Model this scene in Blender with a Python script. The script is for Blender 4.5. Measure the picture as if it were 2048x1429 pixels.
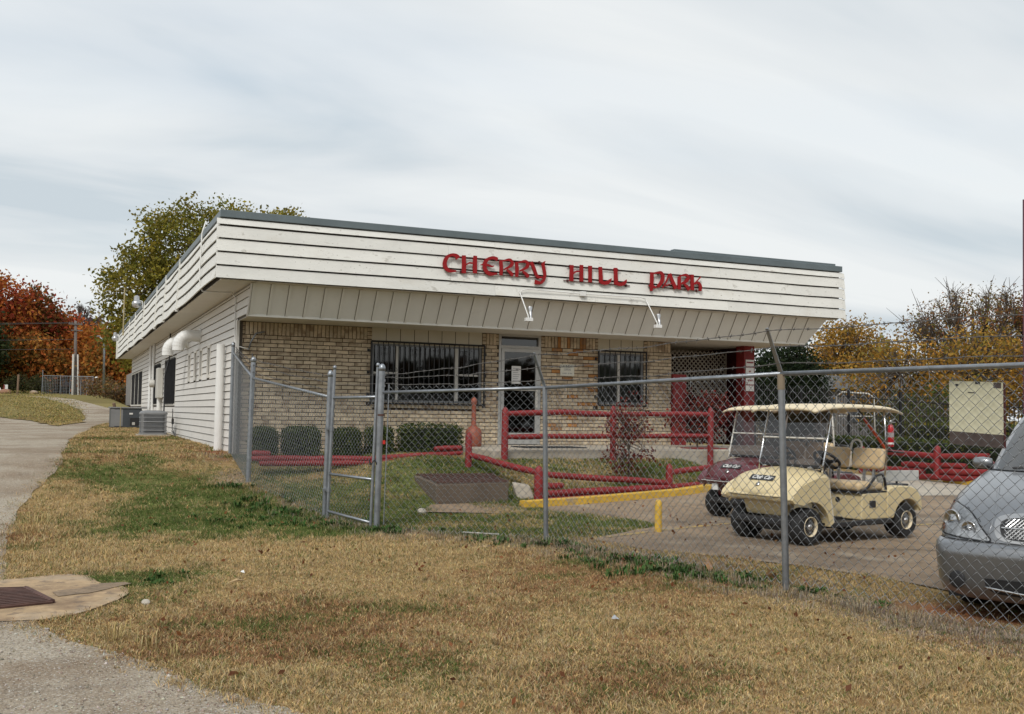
import bpy, bmesh, math, random
import numpy as np
from mathutils import Vector, Matrix, Euler
from mathutils.geometry import delaunay_2d_cdt
for o in list(bpy.data.objects): bpy.data.objects.remove(o, do_unlink=True)
rnd = random.Random(7); rng = np.random.default_rng(11)
scene = bpy.context.scene; COL = scene.collection
PI = math.pi; R = math.radians
# ---------------------------------------------------------------- camera
cam_data = bpy.data.cameras.new('camera'); cam = bpy.data.objects.new('camera', cam_data); COL.objects.link(cam)
cam_data.sensor_width = 36; cam_data.lens = 36.0; cam_data.clip_end = 3000; cam_data.clip_start = .1
YAW, PITCH, ROLL = .4168, .0556, .0152
fw = Vector((math.sin(YAW)*math.cos(PITCH), math.cos(YAW)*math.cos(PITCH), math.sin(PITCH)))
rt = Vector((math.cos(YAW), -math.sin(YAW), 0)); up = rt.cross(fw)
r2 = math.cos(ROLL)*rt + math.sin(ROLL)*up; u2 = -math.sin(ROLL)*rt + math.cos(ROLL)*up
m = Matrix((r2, u2, -fw)).transposed().to_4x4(); m.translation = (0, 0, 1.6); cam.matrix_world = m
scene.camera = cam
# ---------------------------------------------------------------- sky, sun, exposure
SUN_AZ, SUN_EL = R(222), R(46)          # compass style: azimuth from +Y, clockwise
world = bpy.data.worlds.new('World'); scene.world = world; world.use_nodes = True
nt = world.node_tree; nt.nodes.clear(); N = nt.nodes.new; L = nt.links.new
out = N('ShaderNodeOutputWorld'); sky = N('ShaderNodeTexSky'); sky.sky_type = 'NISHITA'; sky.sun_disc = False
sky.sun_elevation = SUN_EL; sky.sun_rotation = SUN_AZ; sky.dust_density = 3; sky.air_density = 1.4
bg1 = N('ShaderNodeBackground'); bg1.inputs['Strength'].default_value = .13; L(sky.outputs[0], bg1.inputs['Color'])
tc = N('ShaderNodeTexCoord'); sep = N('ShaderNodeSeparateXYZ'); L(tc.outputs['Generated'], sep.inputs[0])
mx = N('ShaderNodeMath'); mx.operation = 'MAXIMUM'; mx.inputs[1].default_value = 0.0; L(sep.outputs['Z'], mx.inputs[0])
ad = N('ShaderNodeMath'); ad.operation = 'ADD'; ad.inputs[1].default_value = .16; L(mx.outputs[0], ad.inputs[0])
dx = N('ShaderNodeMath'); dx.operation = 'DIVIDE'; L(sep.outputs['X'], dx.inputs[0]); L(ad.outputs[0], dx.inputs[1])
dy = N('ShaderNodeMath'); dy.operation = 'DIVIDE'; L(sep.outputs['Y'], dy.inputs[0]); L(ad.outputs[0], dy.inputs[1])
cmb = N('ShaderNodeCombineXYZ'); L(dx.outputs[0], cmb.inputs[0]); L(dy.outputs[0], cmb.inputs[1])
mp = N('ShaderNodeMapping'); mp.inputs['Rotation'].default_value = (0, 0, R(-38)); mp.inputs['Scale'].default_value = (.7, 1.9, 1); L(cmb.outputs[0], mp.inputs[0])
n1 = N('ShaderNodeTexNoise'); n1.inputs['Scale'].default_value = .8; n1.inputs['Detail'].default_value = 5; n1.inputs['Roughness'].default_value = .52; n1.inputs['Distortion'].default_value = .45
L(mp.outputs[0], n1.inputs['Vector'])
r1 = N('ShaderNodeValToRGB'); L(n1.outputs[0], r1.inputs[0])
e = r1.color_ramp.elements; e[0].position = .33; e[0].color = (.60, .67, .72, 1); e[1].position = .60; e[1].color = (.86, .885, .89, 1)
q = r1.color_ramp.elements.new(.45); q.color = (.75, .79, .815, 1)
bg2 = N('ShaderNodeBackground'); bg2.inputs['Strength'].default_value = .68; L(r1.outputs[0], bg2.inputs['Color'])
n2 = N('ShaderNodeTexNoise'); n2.inputs['Scale'].default_value = .5; n2.inputs['Detail'].default_value = 4; L(mp.outputs[0], n2.inputs['Vector'])
r2_ = N('ShaderNodeValToRGB'); L(n2.outputs[0], r2_.inputs[0]); r2_.color_ramp.elements[0].position = .3; r2_.color_ramp.elements[0].color = (.80, .80, .80, 1)
r2_.color_ramp.elements[1].position = .5; r2_.color_ramp.elements[1].color = (.97, .97, .97, 1)
ms = N('ShaderNodeMixShader'); L(r2_.outputs[0], ms.inputs[0]); L(bg1.outputs[0], ms.inputs[1]); L(bg2.outputs[0], ms.inputs[2]); L(ms.outputs[0], out.inputs[0])
sun_d = bpy.data.lights.new('sun', 'SUN'); sun_d.energy = 1.5; sun_d.angle = R(16); sun_d.color = (1, .965, .91)
sun = bpy.data.objects.new('sun', sun_d); COL.objects.link(sun); sun.location = (-20, -40, 60)
sd = Vector((math.sin(SUN_AZ)*math.cos(SUN_EL), math.cos(SUN_AZ)*math.cos(SUN_EL), math.sin(SUN_EL)))
sun.rotation_euler = sd.to_track_quat('Z', 'Y').to_euler()
vs_ = scene.view_settings; vs_.view_transform = 'Standard'; vs_.look = 'None'; vs_.exposure = .56; vs_.gamma = 1; vs_.use_curve_mapping = False
# ---------------------------------------------------------------- helpers
def _num(v): return v if isinstance(v, (tuple, list)) else (v, v, v)
MATS = {}
def mat(name, col, rough=.6, var=.12, scale=6., metal=0., bump=0., bscale=None, stain=None, spec=.5, coord='Object', rnd_obj=0., attr=None, stretch=(1, 1, 1), trans=0., clear=0.):
    """procedural principled material: colour varied by noise, optional stains of their own shape, bump"""
    m = bpy.data.materials.new(name); m.use_nodes = True; t = m.node_tree; b = t.nodes['Principled BSDF']; N = t.nodes.new; L = t.links.new
    b.inputs['Roughness'].default_value = rough; b.inputs['Metallic'].default_value = metal; b.inputs['Specular IOR Level'].default_value = spec
    if clear: b.inputs['Coat Weight'].default_value = clear; b.inputs['Coat Roughness'].default_value = .06
    tc = N('ShaderNodeTexCoord'); mp = N('ShaderNodeMapping'); mp.inputs['Scale'].default_value = stretch; L(tc.outputs[coord], mp.inputs[0]); vec = mp.outputs[0]
    if rnd_obj:
        oi = N('ShaderNodeObjectInfo'); av = N('ShaderNodeVectorMath'); av.operation = 'ADD'; mu = N('ShaderNodeMath'); mu.operation = 'MULTIPLY'; mu.inputs[1].default_value = 97.
        L(oi.outputs['Random'], mu.inputs[0]); L(vec, av.inputs[0]); L(mu.outputs[0], av.inputs[1]); vec = av.outputs[0]
    col = tuple(col)
    if attr:
        at = N('ShaderNodeAttribute'); at.attribute_name = attr; base = at.outputs['Color']
    else:
        rg = N('ShaderNodeRGB'); rg.outputs[0].default_value = (*col, 1); base = rg.outputs[0]
    n = N('ShaderNodeTexNoise'); n.inputs['Scale'].default_value = scale; n.inputs['Detail'].default_value = 6; n.inputs['Roughness'].default_value = .6; L(vec, n.inputs['Vector'])
    mr = N('ShaderNodeMapRange'); mr.inputs['From Min'].default_value = .3; mr.inputs['From Max'].default_value = .7; mr.inputs['To Min'].default_value = 1-var; mr.inputs['To Max'].default_value = 1+var; L(n.outputs[0], mr.inputs[0])
    val = mr.outputs[0]
    if rnd_obj:
        m2 = N('ShaderNodeMapRange'); m2.inputs['To Min'].default_value = 1-rnd_obj; m2.inputs['To Max'].default_value = 1+rnd_obj; L(oi.outputs['Random'], m2.inputs[0])
        mm = N('ShaderNodeMath'); mm.operation = 'MULTIPLY'; L(val, mm.inputs[0]); L(m2.outputs[0], mm.inputs[1]); val = mm.outputs[0]
    vm = N('ShaderNodeVectorMath'); vm.operation = 'SCALE'; L(base, vm.inputs[0]); L(val, vm.inputs['Scale']); colout = vm.outputs[0]
    for sc_, lo, hi, sc_col, amt in (stain or []):
        n3 = N('ShaderNodeTexNoise'); n3.inputs['Scale'].default_value = sc_; n3.inputs['Detail'].default_value = 5; n3.inputs['Roughness'].default_value = .62; L(vec, n3.inputs['Vector'])
        m3 = N('ShaderNodeMapRange'); m3.inputs['From Min'].default_value = lo; m3.inputs['From Max'].default_value = hi; m3.inputs['To Max'].default_value = amt; L(n3.outputs[0], m3.inputs[0])
        mi = N('ShaderNodeMix'); mi.data_type = 'RGBA'; L(m3.outputs[0], mi.inputs[0]); L(colout, mi.inputs[6]); mi.inputs[7].default_value = (*sc_col, 1); colout = mi.outputs[2]
    L(colout, b.inputs['Base Color'])
    if bump:
        bn = N('ShaderNodeTexNoise'); bn.inputs['Scale'].default_value = bscale or scale*4; bn.inputs['Detail'].default_value = 4; L(vec, bn.inputs['Vector'])
        bp = N('ShaderNodeBump'); bp.inputs['Strength'].default_value = bump; bp.inputs['Distance'].default_value = .02; L(bn.outputs[0], bp.inputs['Height']); L(bp.outputs[0], b.inputs['Normal'])
    if trans: b.inputs['Transmission Weight'].default_value = trans
    MATS[name] = m; return m
def glass(name, tint, refl=.12, rough=.03):
    """thin pane: tinted see-through with a mirror reflection"""
    m = bpy.data.materials.new(name); m.use_nodes = True; t = m.node_tree; t.nodes.clear(); N = t.nodes.new; L = t.links.new
    o = N('ShaderNodeOutputMaterial'); tr = N('ShaderNodeBsdfTransparent'); tr.inputs[0].default_value = (*tint, 1); gl = N('ShaderNodeBsdfGlossy'); gl.inputs['Roughness'].default_value = rough
    fr = N('ShaderNodeFresnel'); fr.inputs[0].default_value = 1.5; ad = N('ShaderNodeMath'); ad.operation = 'ADD'; ad.inputs[1].default_value = refl; L(fr.outputs[0], ad.inputs[0])
    mx = N('ShaderNodeMixShader'); L(ad.outputs[0], mx.inputs[0]); L(tr.outputs[0], mx.inputs[1]); L(gl.outputs[0], mx.inputs[2]); L(mx.outputs[0], o.inputs[0]); return m
class MB:
    def __init__(s): s.v = []; s.f = []
    def add(s, vs, fs):
        o = len(s.v); s.v += [tuple(v) for v in vs]; s.f += [tuple(i+o for i in f) for f in fs]; return s
    def bx(s, x0, x1, y0, y1, z0, z1):
        return s.add([(x0,y0,z0),(x1,y0,z0),(x1,y1,z0),(x0,y1,z0),(x0,y0,z1),(x1,y0,z1),(x1,y1,z1),(x0,y1,z1)],
                     [(0,3,2,1),(4,5,6,7),(0,1,5,4),(1,2,6,5),(2,3,7,6),(3,0,4,7)])
    def box(s, c, d, M=None):
        vs = [Vector((x*d[0]/2, y*d[1]/2, z*d[2]/2)) for z in (-1,1) for x, y in ((-1,-1),(1,-1),(1,1),(-1,1))]
        if M is not None: vs = [M @ v for v in vs]
        c = Vector(c); return s.add([v+c for v in vs], [(0,3,2,1),(4,5,6,7),(0,1,5,4),(1,2,6,5),(2,3,7,6),(3,0,4,7)])
    def tube(s, pts, r, n=8, closed=False, cap=True):
        pts = [Vector(p) for p in pts]; k = len(pts); rs = r if isinstance(r, (list, tuple)) else [r]*k; vs = []; fs = []; pu = None
        for i, p in enumerate(pts):
            a = pts[(i-1) % k] if (i or closed) else p; b = pts[(i+1) % k] if (i < k-1 or closed) else p
            t = (b-a).normalized() if (b-a).length > 1e-9 else Vector((0,0,1))
            if pu is None: pu = t.orthogonal().normalized()
            pu = (pu - t*pu.dot(t)); pu = pu.normalized() if pu.length > 1e-6 else t.orthogonal().normalized(); w = t.cross(pu)
            for j in range(n):
                q = 2*PI*j/n; vs.append(p + (pu*math.cos(q) + w*math.sin(q))*rs[i])
        for i in range(k if closed else k-1):
            for j in range(n):
                a = i*n+j; b = i*n+(j+1) % n; c = ((i+1) % k)*n; fs.append((a, b, c+(j+1) % n, c+j))
        if cap and not closed: fs += [tuple(range(n-1, -1, -1)), tuple(range((k-1)*n, k*n))]
        return s.add(vs, fs)
    def lathe(s, prof, n=16, M=None, cap=True):
        M = M or Matrix(); vs = []; fs = []; k = len(prof)
        for r, z in prof:
            for j in range(n):
                q = 2*PI*j/n; vs.append(M @ Vector((r*math.cos(q), r*math.sin(q), z)))
        for i in range(k-1):
            for j in range(n): fs.append((i*n+j, i*n+(j+1) % n, (i+1)*n+(j+1) % n, (i+1)*n+j))
        if cap and prof[0][0] > 1e-6: fs.append(tuple(range(n-1, -1, -1)))
        if cap and prof[-1][0] > 1e-6: fs.append(tuple(range((k-1)*n, k*n)))
        return s.add(vs, fs)
    def prism(s, poly, ax, a, b):
        """2-D polygon extruded along axis ax from a to b"""
        def P(p, h): return {0: (h, p[0], p[1]), 1: (p[0], h, p[1]), 2: (p[0], p[1], h)}[ax]
        k = len(poly); return s.add([P(p, a) for p in poly]+[P(p, b) for p in poly], [tuple(range(k-1, -1, -1)), tuple(range(k, 2*k))]+[(i, (i+1) % k, k+(i+1) % k, k+i) for i in range(k)])
    def grid(s, fn, nu, nv):
        vs = [fn(i/nu, j/nv) for i in range(nu+1) for j in range(nv+1)]; w = nv+1
        return s.add(vs, [(i*w+j, (i+1)*w+j, (i+1)*w+j+1, i*w+j+1) for i in range(nu) for j in range(nv)])
    def mesh(s, name, smooth=False):
        me = bpy.data.meshes.new(name); me.from_pydata(s.v, [], s.f); me.update()
        bm = bmesh.new(); bm.from_mesh(me); bmesh.ops.recalc_face_normals(bm, faces=bm.faces); bm.to_mesh(me); bm.free()
        if smooth: me.polygons.foreach_set('use_smooth', [True]*len(me.polygons))
        return me
def obj(name, mb, material, parent=None, smooth=False, bevel=0, seg=2, subsurf=0, local=False, autosm=None):
    me = mb.mesh(name, smooth) if isinstance(mb, MB) else mb
    o = bpy.data.objects.new(name, me); COL.objects.link(o)
    if material is not None and not me.materials: me.materials.append(material)
    if parent is not None:
        o.parent = parent
        if not local: o.matrix_parent_inverse = parent_inv(parent)
    if bevel:
        b = o.modifiers.new('bevel', 'BEVEL'); b.width = bevel; b.segments = seg; b.limit_method = 'ANGLE'; b.angle_limit = R(35)
    if subsurf:
        b = o.modifiers.new('sub', 'SUBSURF'); b.levels = subsurf; b.render_levels = subsurf
    if autosm or (bevel and smooth):
        me.set_sharp_from_angle(angle=R(autosm or 40))
    return o
def wm(o):
    m = Matrix.Translation(o.location) @ o.rotation_euler.to_matrix().to_4x4() @ Matrix.Diagonal((*o.scale, 1))
    return wm(o.parent) @ o.matrix_parent_inverse @ m if o.parent else m
def parent_inv(p): return wm(p).inverted()
def tag(o, label, cat=None, group=None, kind=None):
    if label: o['label'] = label
    if cat: o['category'] = cat
    if group: o['group'] = group
    if kind: o['kind'] = kind
    return o
def thing(name, label, cat, loc=(0,0,0), rotz=0, group=None):
    o = bpy.data.objects.new(name, None); COL.objects.link(o); o.location = loc; o.rotation_euler = (0, 0, rotz); o.empty_display_size = .2
    return tag(o, label, cat, group)
def bulk(name, V, F, cols=None, material=None, parent=None, smooth=False):
    """numpy verts (n,3), faces (m,k) -> object, optional per-vertex colours 'col'"""
    V = np.asarray(V, np.float32); F = np.asarray(F, np.int32); me = bpy.data.meshes.new(name); k = F.shape[1]
    me.vertices.add(len(V)); me.vertices.foreach_set('co', V.ravel()); me.loops.add(F.size); me.loops.foreach_set('vertex_index', F.ravel())
    me.polygons.add(len(F)); me.polygons.foreach_set('loop_start', np.arange(0, F.size, k, dtype=np.int32)); me.polygons.foreach_set('loop_total', np.full(len(F), k, np.int32))
    if smooth: me.polygons.foreach_set('use_smooth', np.ones(len(F), bool))
    me.update(calc_edges=True)
    if cols is not None:
        c = np.ones((len(V), 4), np.float32); c[:, :3] = cols; a = me.color_attributes.new('col', 'FLOAT_COLOR', 'POINT'); a.data.foreach_set('color', c.ravel())
    if material: me.materials.append(material)
    o = bpy.data.objects.new(name, me); COL.objects.link(o)
    if parent is not None: o.parent = parent; o.matrix_parent_inverse = parent_inv(parent)
    return o
def text_mesh(body, size, extrude=.003, shear=0., align='CENTER', bold=0.):
    c = bpy.data.curves.new('lettering', 'FONT'); c.body = body; c.size = size; c.extrude = extrude; c.shear = shear; c.align_x = align; c.align_y = 'CENTER'; c.offset = bold; c.resolution_u = 3
    o = bpy.data.objects.new('lettering', c); me = bpy.data.meshes.new_from_object(o); bpy.data.objects.remove(o); bpy.data.curves.remove(c); return me
def text_obj(name, body, size, M, material, parent, **kw):
    me = text_mesh(body, size, **kw); me.transform(M); me.materials.append(material); o = bpy.data.objects.new(name, me); COL.objects.link(o)
    o.parent = parent; o.matrix_parent_inverse = parent_inv(parent); return o
# ---------------------------------------------------------------- materials
galv = mat('galvanised steel', (.29, .31, .335), .40, .22, 9, metal=.75, bump=.05, stain=[(3, .55, .75, (.20, .20, .20), .5)])
galv_wire = mat('galvanised wire', (.30, .315, .33), .45, .15, 30, metal=.6)
groove_m = mat('painted shade groove', (.045, .038, .03), .9)  # shade under the fascia board laps put into this dark colour
old_wire = mat('weathered barbed wire', (.13, .125, .12), .6, .25, 30, metal=.5)
white_paint = mat('weathered white paint', (.68, .675, .635), .62, .06, 3, bump=.2, bscale=22, rnd_obj=.05, stretch=(.75, .75, 1.3), stain=[(6, .60, .72, (.32, .30, .26), .6), (1.6, .56, .8, (.52, .47, .38), .5), (24, .64, .70, (.22, .2, .17), .6)])
vinyl = mat('white vinyl siding', (.66, .64, .605), .5, .035, 2, bump=.05, bscale=14, rnd_obj=.02, stain=[(.9, .58, .85, (.50, .45, .37), .45)])
soffit_m = mat('soffit paint', (.64, .61, .54), .6, .05, 1.5, stain=[(2, .6, .85, (.42, .36, .28), .4)])
panel_groove = mat('panel joint', (.20, .17, .13), .9)
panel_m = mat('battened panel paint', (.72, .71, .655), .6, .05, 2, stain=[(4, .62, .85, (.36, .32, .26), .4)])
cream_panel = mat('cream board', (.60, .56, .45), .6, .05, 2)
coping_m = mat('grey metal coping', (.135, .165, .175), .45, .12, 2, metal=.35)
roof_m = mat('roof membrane', (.09, .09, .09), .9)
mortar_m = mat('mortar', (.055, .038, .026), .9, .2, 30, bump=.3)
brick_m = mat('buff brick', (.56, .46, .325), .85, .20, 9, bump=.25, bscale=60, rnd_obj=.16, stain=[(4.2, .50, .62, (.27, .19, .125), .72), (1.3, .64, .74, (.52, .46, .36), .6)])
red_paint = mat('red paint', (.20, .012, .013), .6, .22, 5, bump=.1, stain=[(5, .58, .75, (.12, .02, .02), .7), (3, .60, .75, (.30, .07, .06), .6), (30, .66, .70, (.24, .17, .12), .8)])
red_letter = mat('red enamel', (.27, .005, .007), .5, .08, 3, spec=.3)
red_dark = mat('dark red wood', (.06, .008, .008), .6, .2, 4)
black_iron = mat('black iron', (.012, .012, .014), .45, .2, 10)
alum = mat('satin aluminium', (.46, .46, .445), .4, .06, 4, metal=.4)
alum_w = mat('pale painted aluminium', (.62, .60, .55), .5, .05, 4)
dark_glass = glass('window glass', (.30, .32, .32), .05)
tint_glass = glass('smoked acrylic', (.27, .235, .225), .03, .02)
concrete = mat('concrete', (.40, .355, .29), .9, .14, 3, bump=.2, bscale=40, stain=[(1.2, .5, .8, (.27, .22, .16), .6)])
concrete_d = mat('old dark concrete', (.125, .095, .07), .9, .2, 3, bump=.3, stain=[(1.5, .5, .75, (.09, .07, .055), .6)])
rust = mat('rusty iron', (.085, .043, .034), .8, .3, 8, bump=.2)
yellow_p = mat('yellow kerb paint', (.58, .36, .045), .6, .12, 5, stain=[(3, .58, .7, (.30, .24, .17), .8), (12, .62, .7, (.34, .27, .2), .6)])
line_p = mat('worn yellow line', (.44, .31, .09), .8, .15, 8, stain=[(6, .42, .56, (.22, .17, .12), .9)])
black_rub = mat('black rubber', (.014, .014, .015), .75, .2, 12, bump=.1)
black_pl = mat('black plastic', (.02, .02, .022), .5, .1, 8)
chrome = mat('chrome', (.62, .62, .62), .16, .03, 3, metal=1)
chrome_s = mat('dull chrome', (.5, .5, .5), .3, .05, 3, metal=.9)
cream_body = mat('cream cart body', (.63, .52, .30), .38, .06, 2, clear=.2, stain=[(2.5, .58, .8, (.42, .34, .2), .5), (18, .66, .72, (.30, .25, .17), .6)])
cream_roof = mat('cream cart roof', (.68, .58, .40), .55, .06, 2, stain=[(3, .56, .75, (.5, .42, .28), .5), (14, .66, .71, (.25, .2, .14), .7)])
cream_vinyl = mat('cream seat vinyl', (.58, .44, .26), .45, .07, 3)
maroon = mat('maroon cart body', (.09, .007, .014), .28, .08, 2, clear=.4)
silver = mat('silver car paint', (.27, .28, .295), .33, .03, 2, metal=.75, clear=.5)
wood_m = mat('weathered wood', (.17, .11, .07), .85, .25, 6, bump=.2, stretch=(1, 1, .1))
pole_m = mat('utility pole wood', (.13, .11, .10), .85, .2, 4)
white_m = mat('white plain', (.72, .72, .70), .5, .05, 3)
grey_m = mat('grey box paint', (.50, .49, .45), .5, .06, 3)
ac_dark = mat('dark grey cabinet', (.055, .065, .075), .5, .15, 3)
ac_mid = mat('mid grey cabinet', (.20, .205, .21), .5, .1, 3)
orange_m = mat('orange paint', (.55, .07, .02), .45, .1, 4)
terra = mat('terracotta plastic', (.26, .075, .045), .6, .12, 4)
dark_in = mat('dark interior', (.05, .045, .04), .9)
leaf_m = mat('foliage', (.1, .1, .05), .7, .12, 3, attr='col', spec=.2)
t_ = leaf_m.node_tree; p_ = t_.nodes['Principled BSDF']; tl_ = t_.nodes.new('ShaderNodeBsdfTranslucent'); mx_ = t_.nodes.new('ShaderNodeMixShader'); mx_.inputs[0].default_value = .38
t_.links.new(p_.inputs['Base Color'].links[0].from_socket, tl_.inputs[0]); t_.links.new(p_.outputs[0], mx_.inputs[1]); t_.links.new(tl_.outputs[0], mx_.inputs[2]); t_.links.new(mx_.outputs[0], t_.nodes['Material Output'].inputs[0])
bark_m = mat('bark', (.085, .065, .05), .9, .3, 5, bump=.3)
grass_m = mat('grass blades', (.2, .15, .08), .8, .10, 2, attr='col', spec=.15)
# ================================================================ THE GROUND
PLp = [(11.5,0),(14.5,.1),(17.8,.36),(20.2,.74),(30,.8),(42,.88),(52,1.02),(70,1.75),(95,2.6),(120,3.1),(200,3.6),(600,4)]
PMp = [(6,.0),(10,.08),(14.2,.09),(15.0,.12),(15.6,.27),(17.4,.76),(20.6,.84),(40,.85),(80,1.2),(600,2)]
PRp = [(6,.0),(10,.08),(16,.17),(25,.38),(60,.8),(600,2)]
def _sm(t, pts, w):
    a, b = zip(*pts); f = lambda s: np.interp(t+s, a, b)
    return (f(-w)+f(-w/2)+2*f(0)+f(w/2)+f(w))/6
def sst(x, a, b):
    t = np.clip((x-a)/(b-a), 0, 1); return t*t*(3-2*t)
def G(x, y):
    x = np.asarray(x, float); y = np.asarray(y, float); k = sst(x, 3.6, 6.2); k2 = sst(x, 11.2, 13.2)
    z = _sm(y, PLp, .8)*(1-k)+_sm(y, PMp, .5)*k; z = z*(1-k2)+_sm(y, PRp, .8)*k2
    return z+.03*np.sin(x*.9+1)*np.sin(y*.7)*(1-sst(y, 8, 13))
def g(x, y): return float(G(x, y))
_tab = rng.random((256, 256))
def vnoise(x, y, s, o=0):
    x = np.asarray(x)*s+o*17.3; y = np.asarray(y)*s+o*5.9; i = np.floor(x).astype(int); j = np.floor(y).astype(int); u = x-i; v = y-j; u = u*u*(3-2*u); v = v*v*(3-2*v)
    T = lambda a, b: _tab[a % 256, b % 256]
    return (T(i,j)*(1-u)+T(i+1,j)*u)*(1-v)+(T(i,j+1)*(1-u)+T(i+1,j+1)*u)*v
def fbm(x, y, s, o=0): return .5*vnoise(x,y,s,o)+.27*vnoise(x,y,s*2.1,o+1)+.15*vnoise(x,y,s*4.3,o+2)+.08*vnoise(x,y,s*9,o+3)
def inpoly(x, y, P):
    r = np.zeros(np.shape(x), bool); n = len(P)
    for i in range(n):
        (a, b), (c, d) = P[i], P[(i+1) % n]
        if b == d: continue
        r ^= ((b > y) != (d > y)) & (x < (c-a)*(y-b)/(d-b)+a)
    return r
def segdist(x, y, P):
    best = np.full(np.shape(x), 1e9)
    for (a, b), (c, d) in zip(P, P[1:]):
        t = np.clip(((x-a)*(c-a)+(y-b)*(d-b))/((c-a)**2+(d-b)**2), 0, 1); best = np.minimum(best, np.hypot(x-a-t*(c-a), y-b-t*(d-b)))
    return best
FENCE = [(6.95,2.75),(6.11,7.57),(5.47,11.25),(3.92,13.2),(3.5,14.37),(3.01,17.81),(3.1,20.45)]
ROAD = [(1.75,3.0),(1.5,4.8),(1.25,5.54),(.95,6.22),(.6,7.0),(.23,7.69),(.01,8.2),(-.1,8.5),(-.3,9.6),(-.38,10.6),(-.43,12.3),(-.45,13.8),(-.47,15.4),(-.23,17.35),(.02,18.7),(.2,22.4),(.33,28),(.63,32.6),(1.02,37.6),(1.21,41.1),(1.7,45.5),(2.6,50),(3.3,56),(3.2,61.9),(2.5,68.6),(1.9,74.1),(1.07,83.4),(-.7,89.4),(-4.3,93),(-12,95.5),(-30,97),(-30,2)]
ISLAND = [(-30,88.5),(-12,89.4),(-4.05,88.2),(-.9,84.7),(.37,72.1),(1.15,61.8),(1.27,54.5),(.97,47.2),(.02,41.5),(-1.04,48.8),(-2.4,53.1),(-6,57),(-30,62)]
PAD = [(-1.2,10.3),(-.6,10.42),(-.3,10.5),(-.05,10.62),(.15,10.63),(.29,10.5),(.36,10.25),(.45,9.95),(.62,9.62),(.66,9.4),(.5,9.1),(.35,8.85),(.15,8.62),(-.06,8.5),(-.33,8.55),(-1.2,8.5)]
LOT = [(8.5,2),(7.8,6.47),(7.55,7.99),(7.07,8.78),(6.18,10.03),(6.0,11.0),(6.35,11.35),(7.64,12.14),(7.75,12.7),(7.6,13.3),(7.0,14.2),(7.1,14.95),(10.0,15.4),(11.6,15.75),(13.2,16.4),(13.4,20.2),(17.9,20.4),(18.3,15.9),(34,13),(34,2)]
def jag(P, step, amp, keep=lambda p: False, s=1.3):
    out = []
    for (a, b), (c, d) in zip(P, P[1:]+P[:1]):
        L_ = math.hypot(c-a, d-b); n = max(1, min(60, int(L_/max(step, .012*math.hypot(a, b)))))
        for i in range(n):
            t = i/n; x = a+(c-a)*t; y = b+(d-b)*t
            if not keep((x, y)):
                x += amp*(float(fbm(x, y, s, 3))-.5)*2.4; y += amp*(float(fbm(x, y, s, 8))-.5)*2.4
            out.append((x, y))
    return out
def sheet(name, P, dz, step, material, far=1.0):
    bx = [p[0] for p in P]; by = [p[1] for p in P]; pts = [Vector(p) for p in P]; n = len(P); ys = []; y = min(by)
    while y < max(by): y += step*max(1, far*y/12); ys.append(y)
    for y in ys:
        st_ = step*max(1, far*y/12); xs = np.arange(min(bx), max(bx), st_)
        ok = inpoly(xs, np.full(len(xs), y), P) & (segdist(xs, np.full(len(xs), y), P+P[:1]) > st_*.35)
        pts += [Vector((x, y)) for x in xs[ok]]
    v, e_, f, *_ = delaunay_2d_cdt(pts, [], [list(range(n))], 1, 1e-5)
    xy = np.array([(p.x, p.y) for p in v]); V = np.column_stack([xy, G(xy[:,0], xy[:,1])+dz])
    F = np.array([t for t in f if len(t) == 3]); a, b, c = V[F[:,0]], V[F[:,1]], V[F[:,2]]
    flip = ((b-a)[:,0]*(c-a)[:,1]-(b-a)[:,1]*(c-a)[:,0]) < 0; F[flip] = F[flip][:, ::-1]
    return bulk(name, V, F, None, material, smooth=True)
STRAW = np.array((.41,.285,.13)); GREEN = np.array((.095,.135,.035)); RUSTY = np.array((.27,.145,.07)); DEAD = np.array((.29,.24,.18)); CLAY = np.array((.22,.085,.04)); OLIVE = np.array((.17,.145,.052))
def bump2(x, y, cx, cy, rx, ry=None): return np.exp(-((x-cx)/rx)**2-((y-cy)/(ry or rx))**2)
def fields(x, y):
    inside = inpoly(x, y, FENCE+[(13.3,20.6),(13.3,16),(34,16),(34,2)])
    n1 = fbm(x, y, .55, 1); n2 = fbm(x, y, 1.7, 5); n3 = fbm(x, y, 4.5, 9)
    gr = .95*bump2(x,y,2.3,14.0,1.5,1.3)+.6*bump2(x,y,1.6,16.5,1.0,1.6)+.65*bump2(x,y,.75,10.1,.6,.8)+.6*bump2(x,y,3.5,12.9,.9,.5)+.45*bump2(x,y,2.6,16.3,.7,1.5)+.38*bump2(x,y,1.0,13.5,1.0,2.4)+.34*bump2(x,y,1.4,18.5,1.6,2.5)+.12
    gr = np.where(inside, .62+.2*bump2(x,y,6.6,12.4,1.2,.9), gr*.95)
    strip_ = inside & (x > 5.2) & (y < 11.3); gr = np.where(strip_, .12, gr)
    gr = np.where(y > 21, .30, gr)+(n2-.5)*.95+(n1-.5)*.8
    gr = np.clip((gr-.28)*2.3, 0, 1)
    ru = np.clip((n1-.52)*5+(n3-.5)*1.2, 0, 1)*.75
    fd = segdist(x, y, FENCE); dead = np.where(inside & ~strip_, 0, np.clip(1.15-fd/.75, 0, 1))*np.clip((fbm(x,y,1.1,20)-.25)*3, 0, 1)
    cl = np.clip(1.3*bump2(x,y,7.0,6.6,.5,.35)+1.2*bump2(x,y,7.25,6.1,.45)+.8*bump2(x,y,4.2,4.5,.5,.2)+1.2*bump2(x,y,2.9,21.2,.5,1.3)+.5*bump2(x,y,2.9,23,.3,6)+.7*bump2(x,y,2.75,16.0,.35,.3)+.5*bump2(x,y,2.2,18.5,.4,.3)+(n3-.55)*.8-.25, 0, 1)
    return gr, ru, dead, cl, inside
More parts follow.
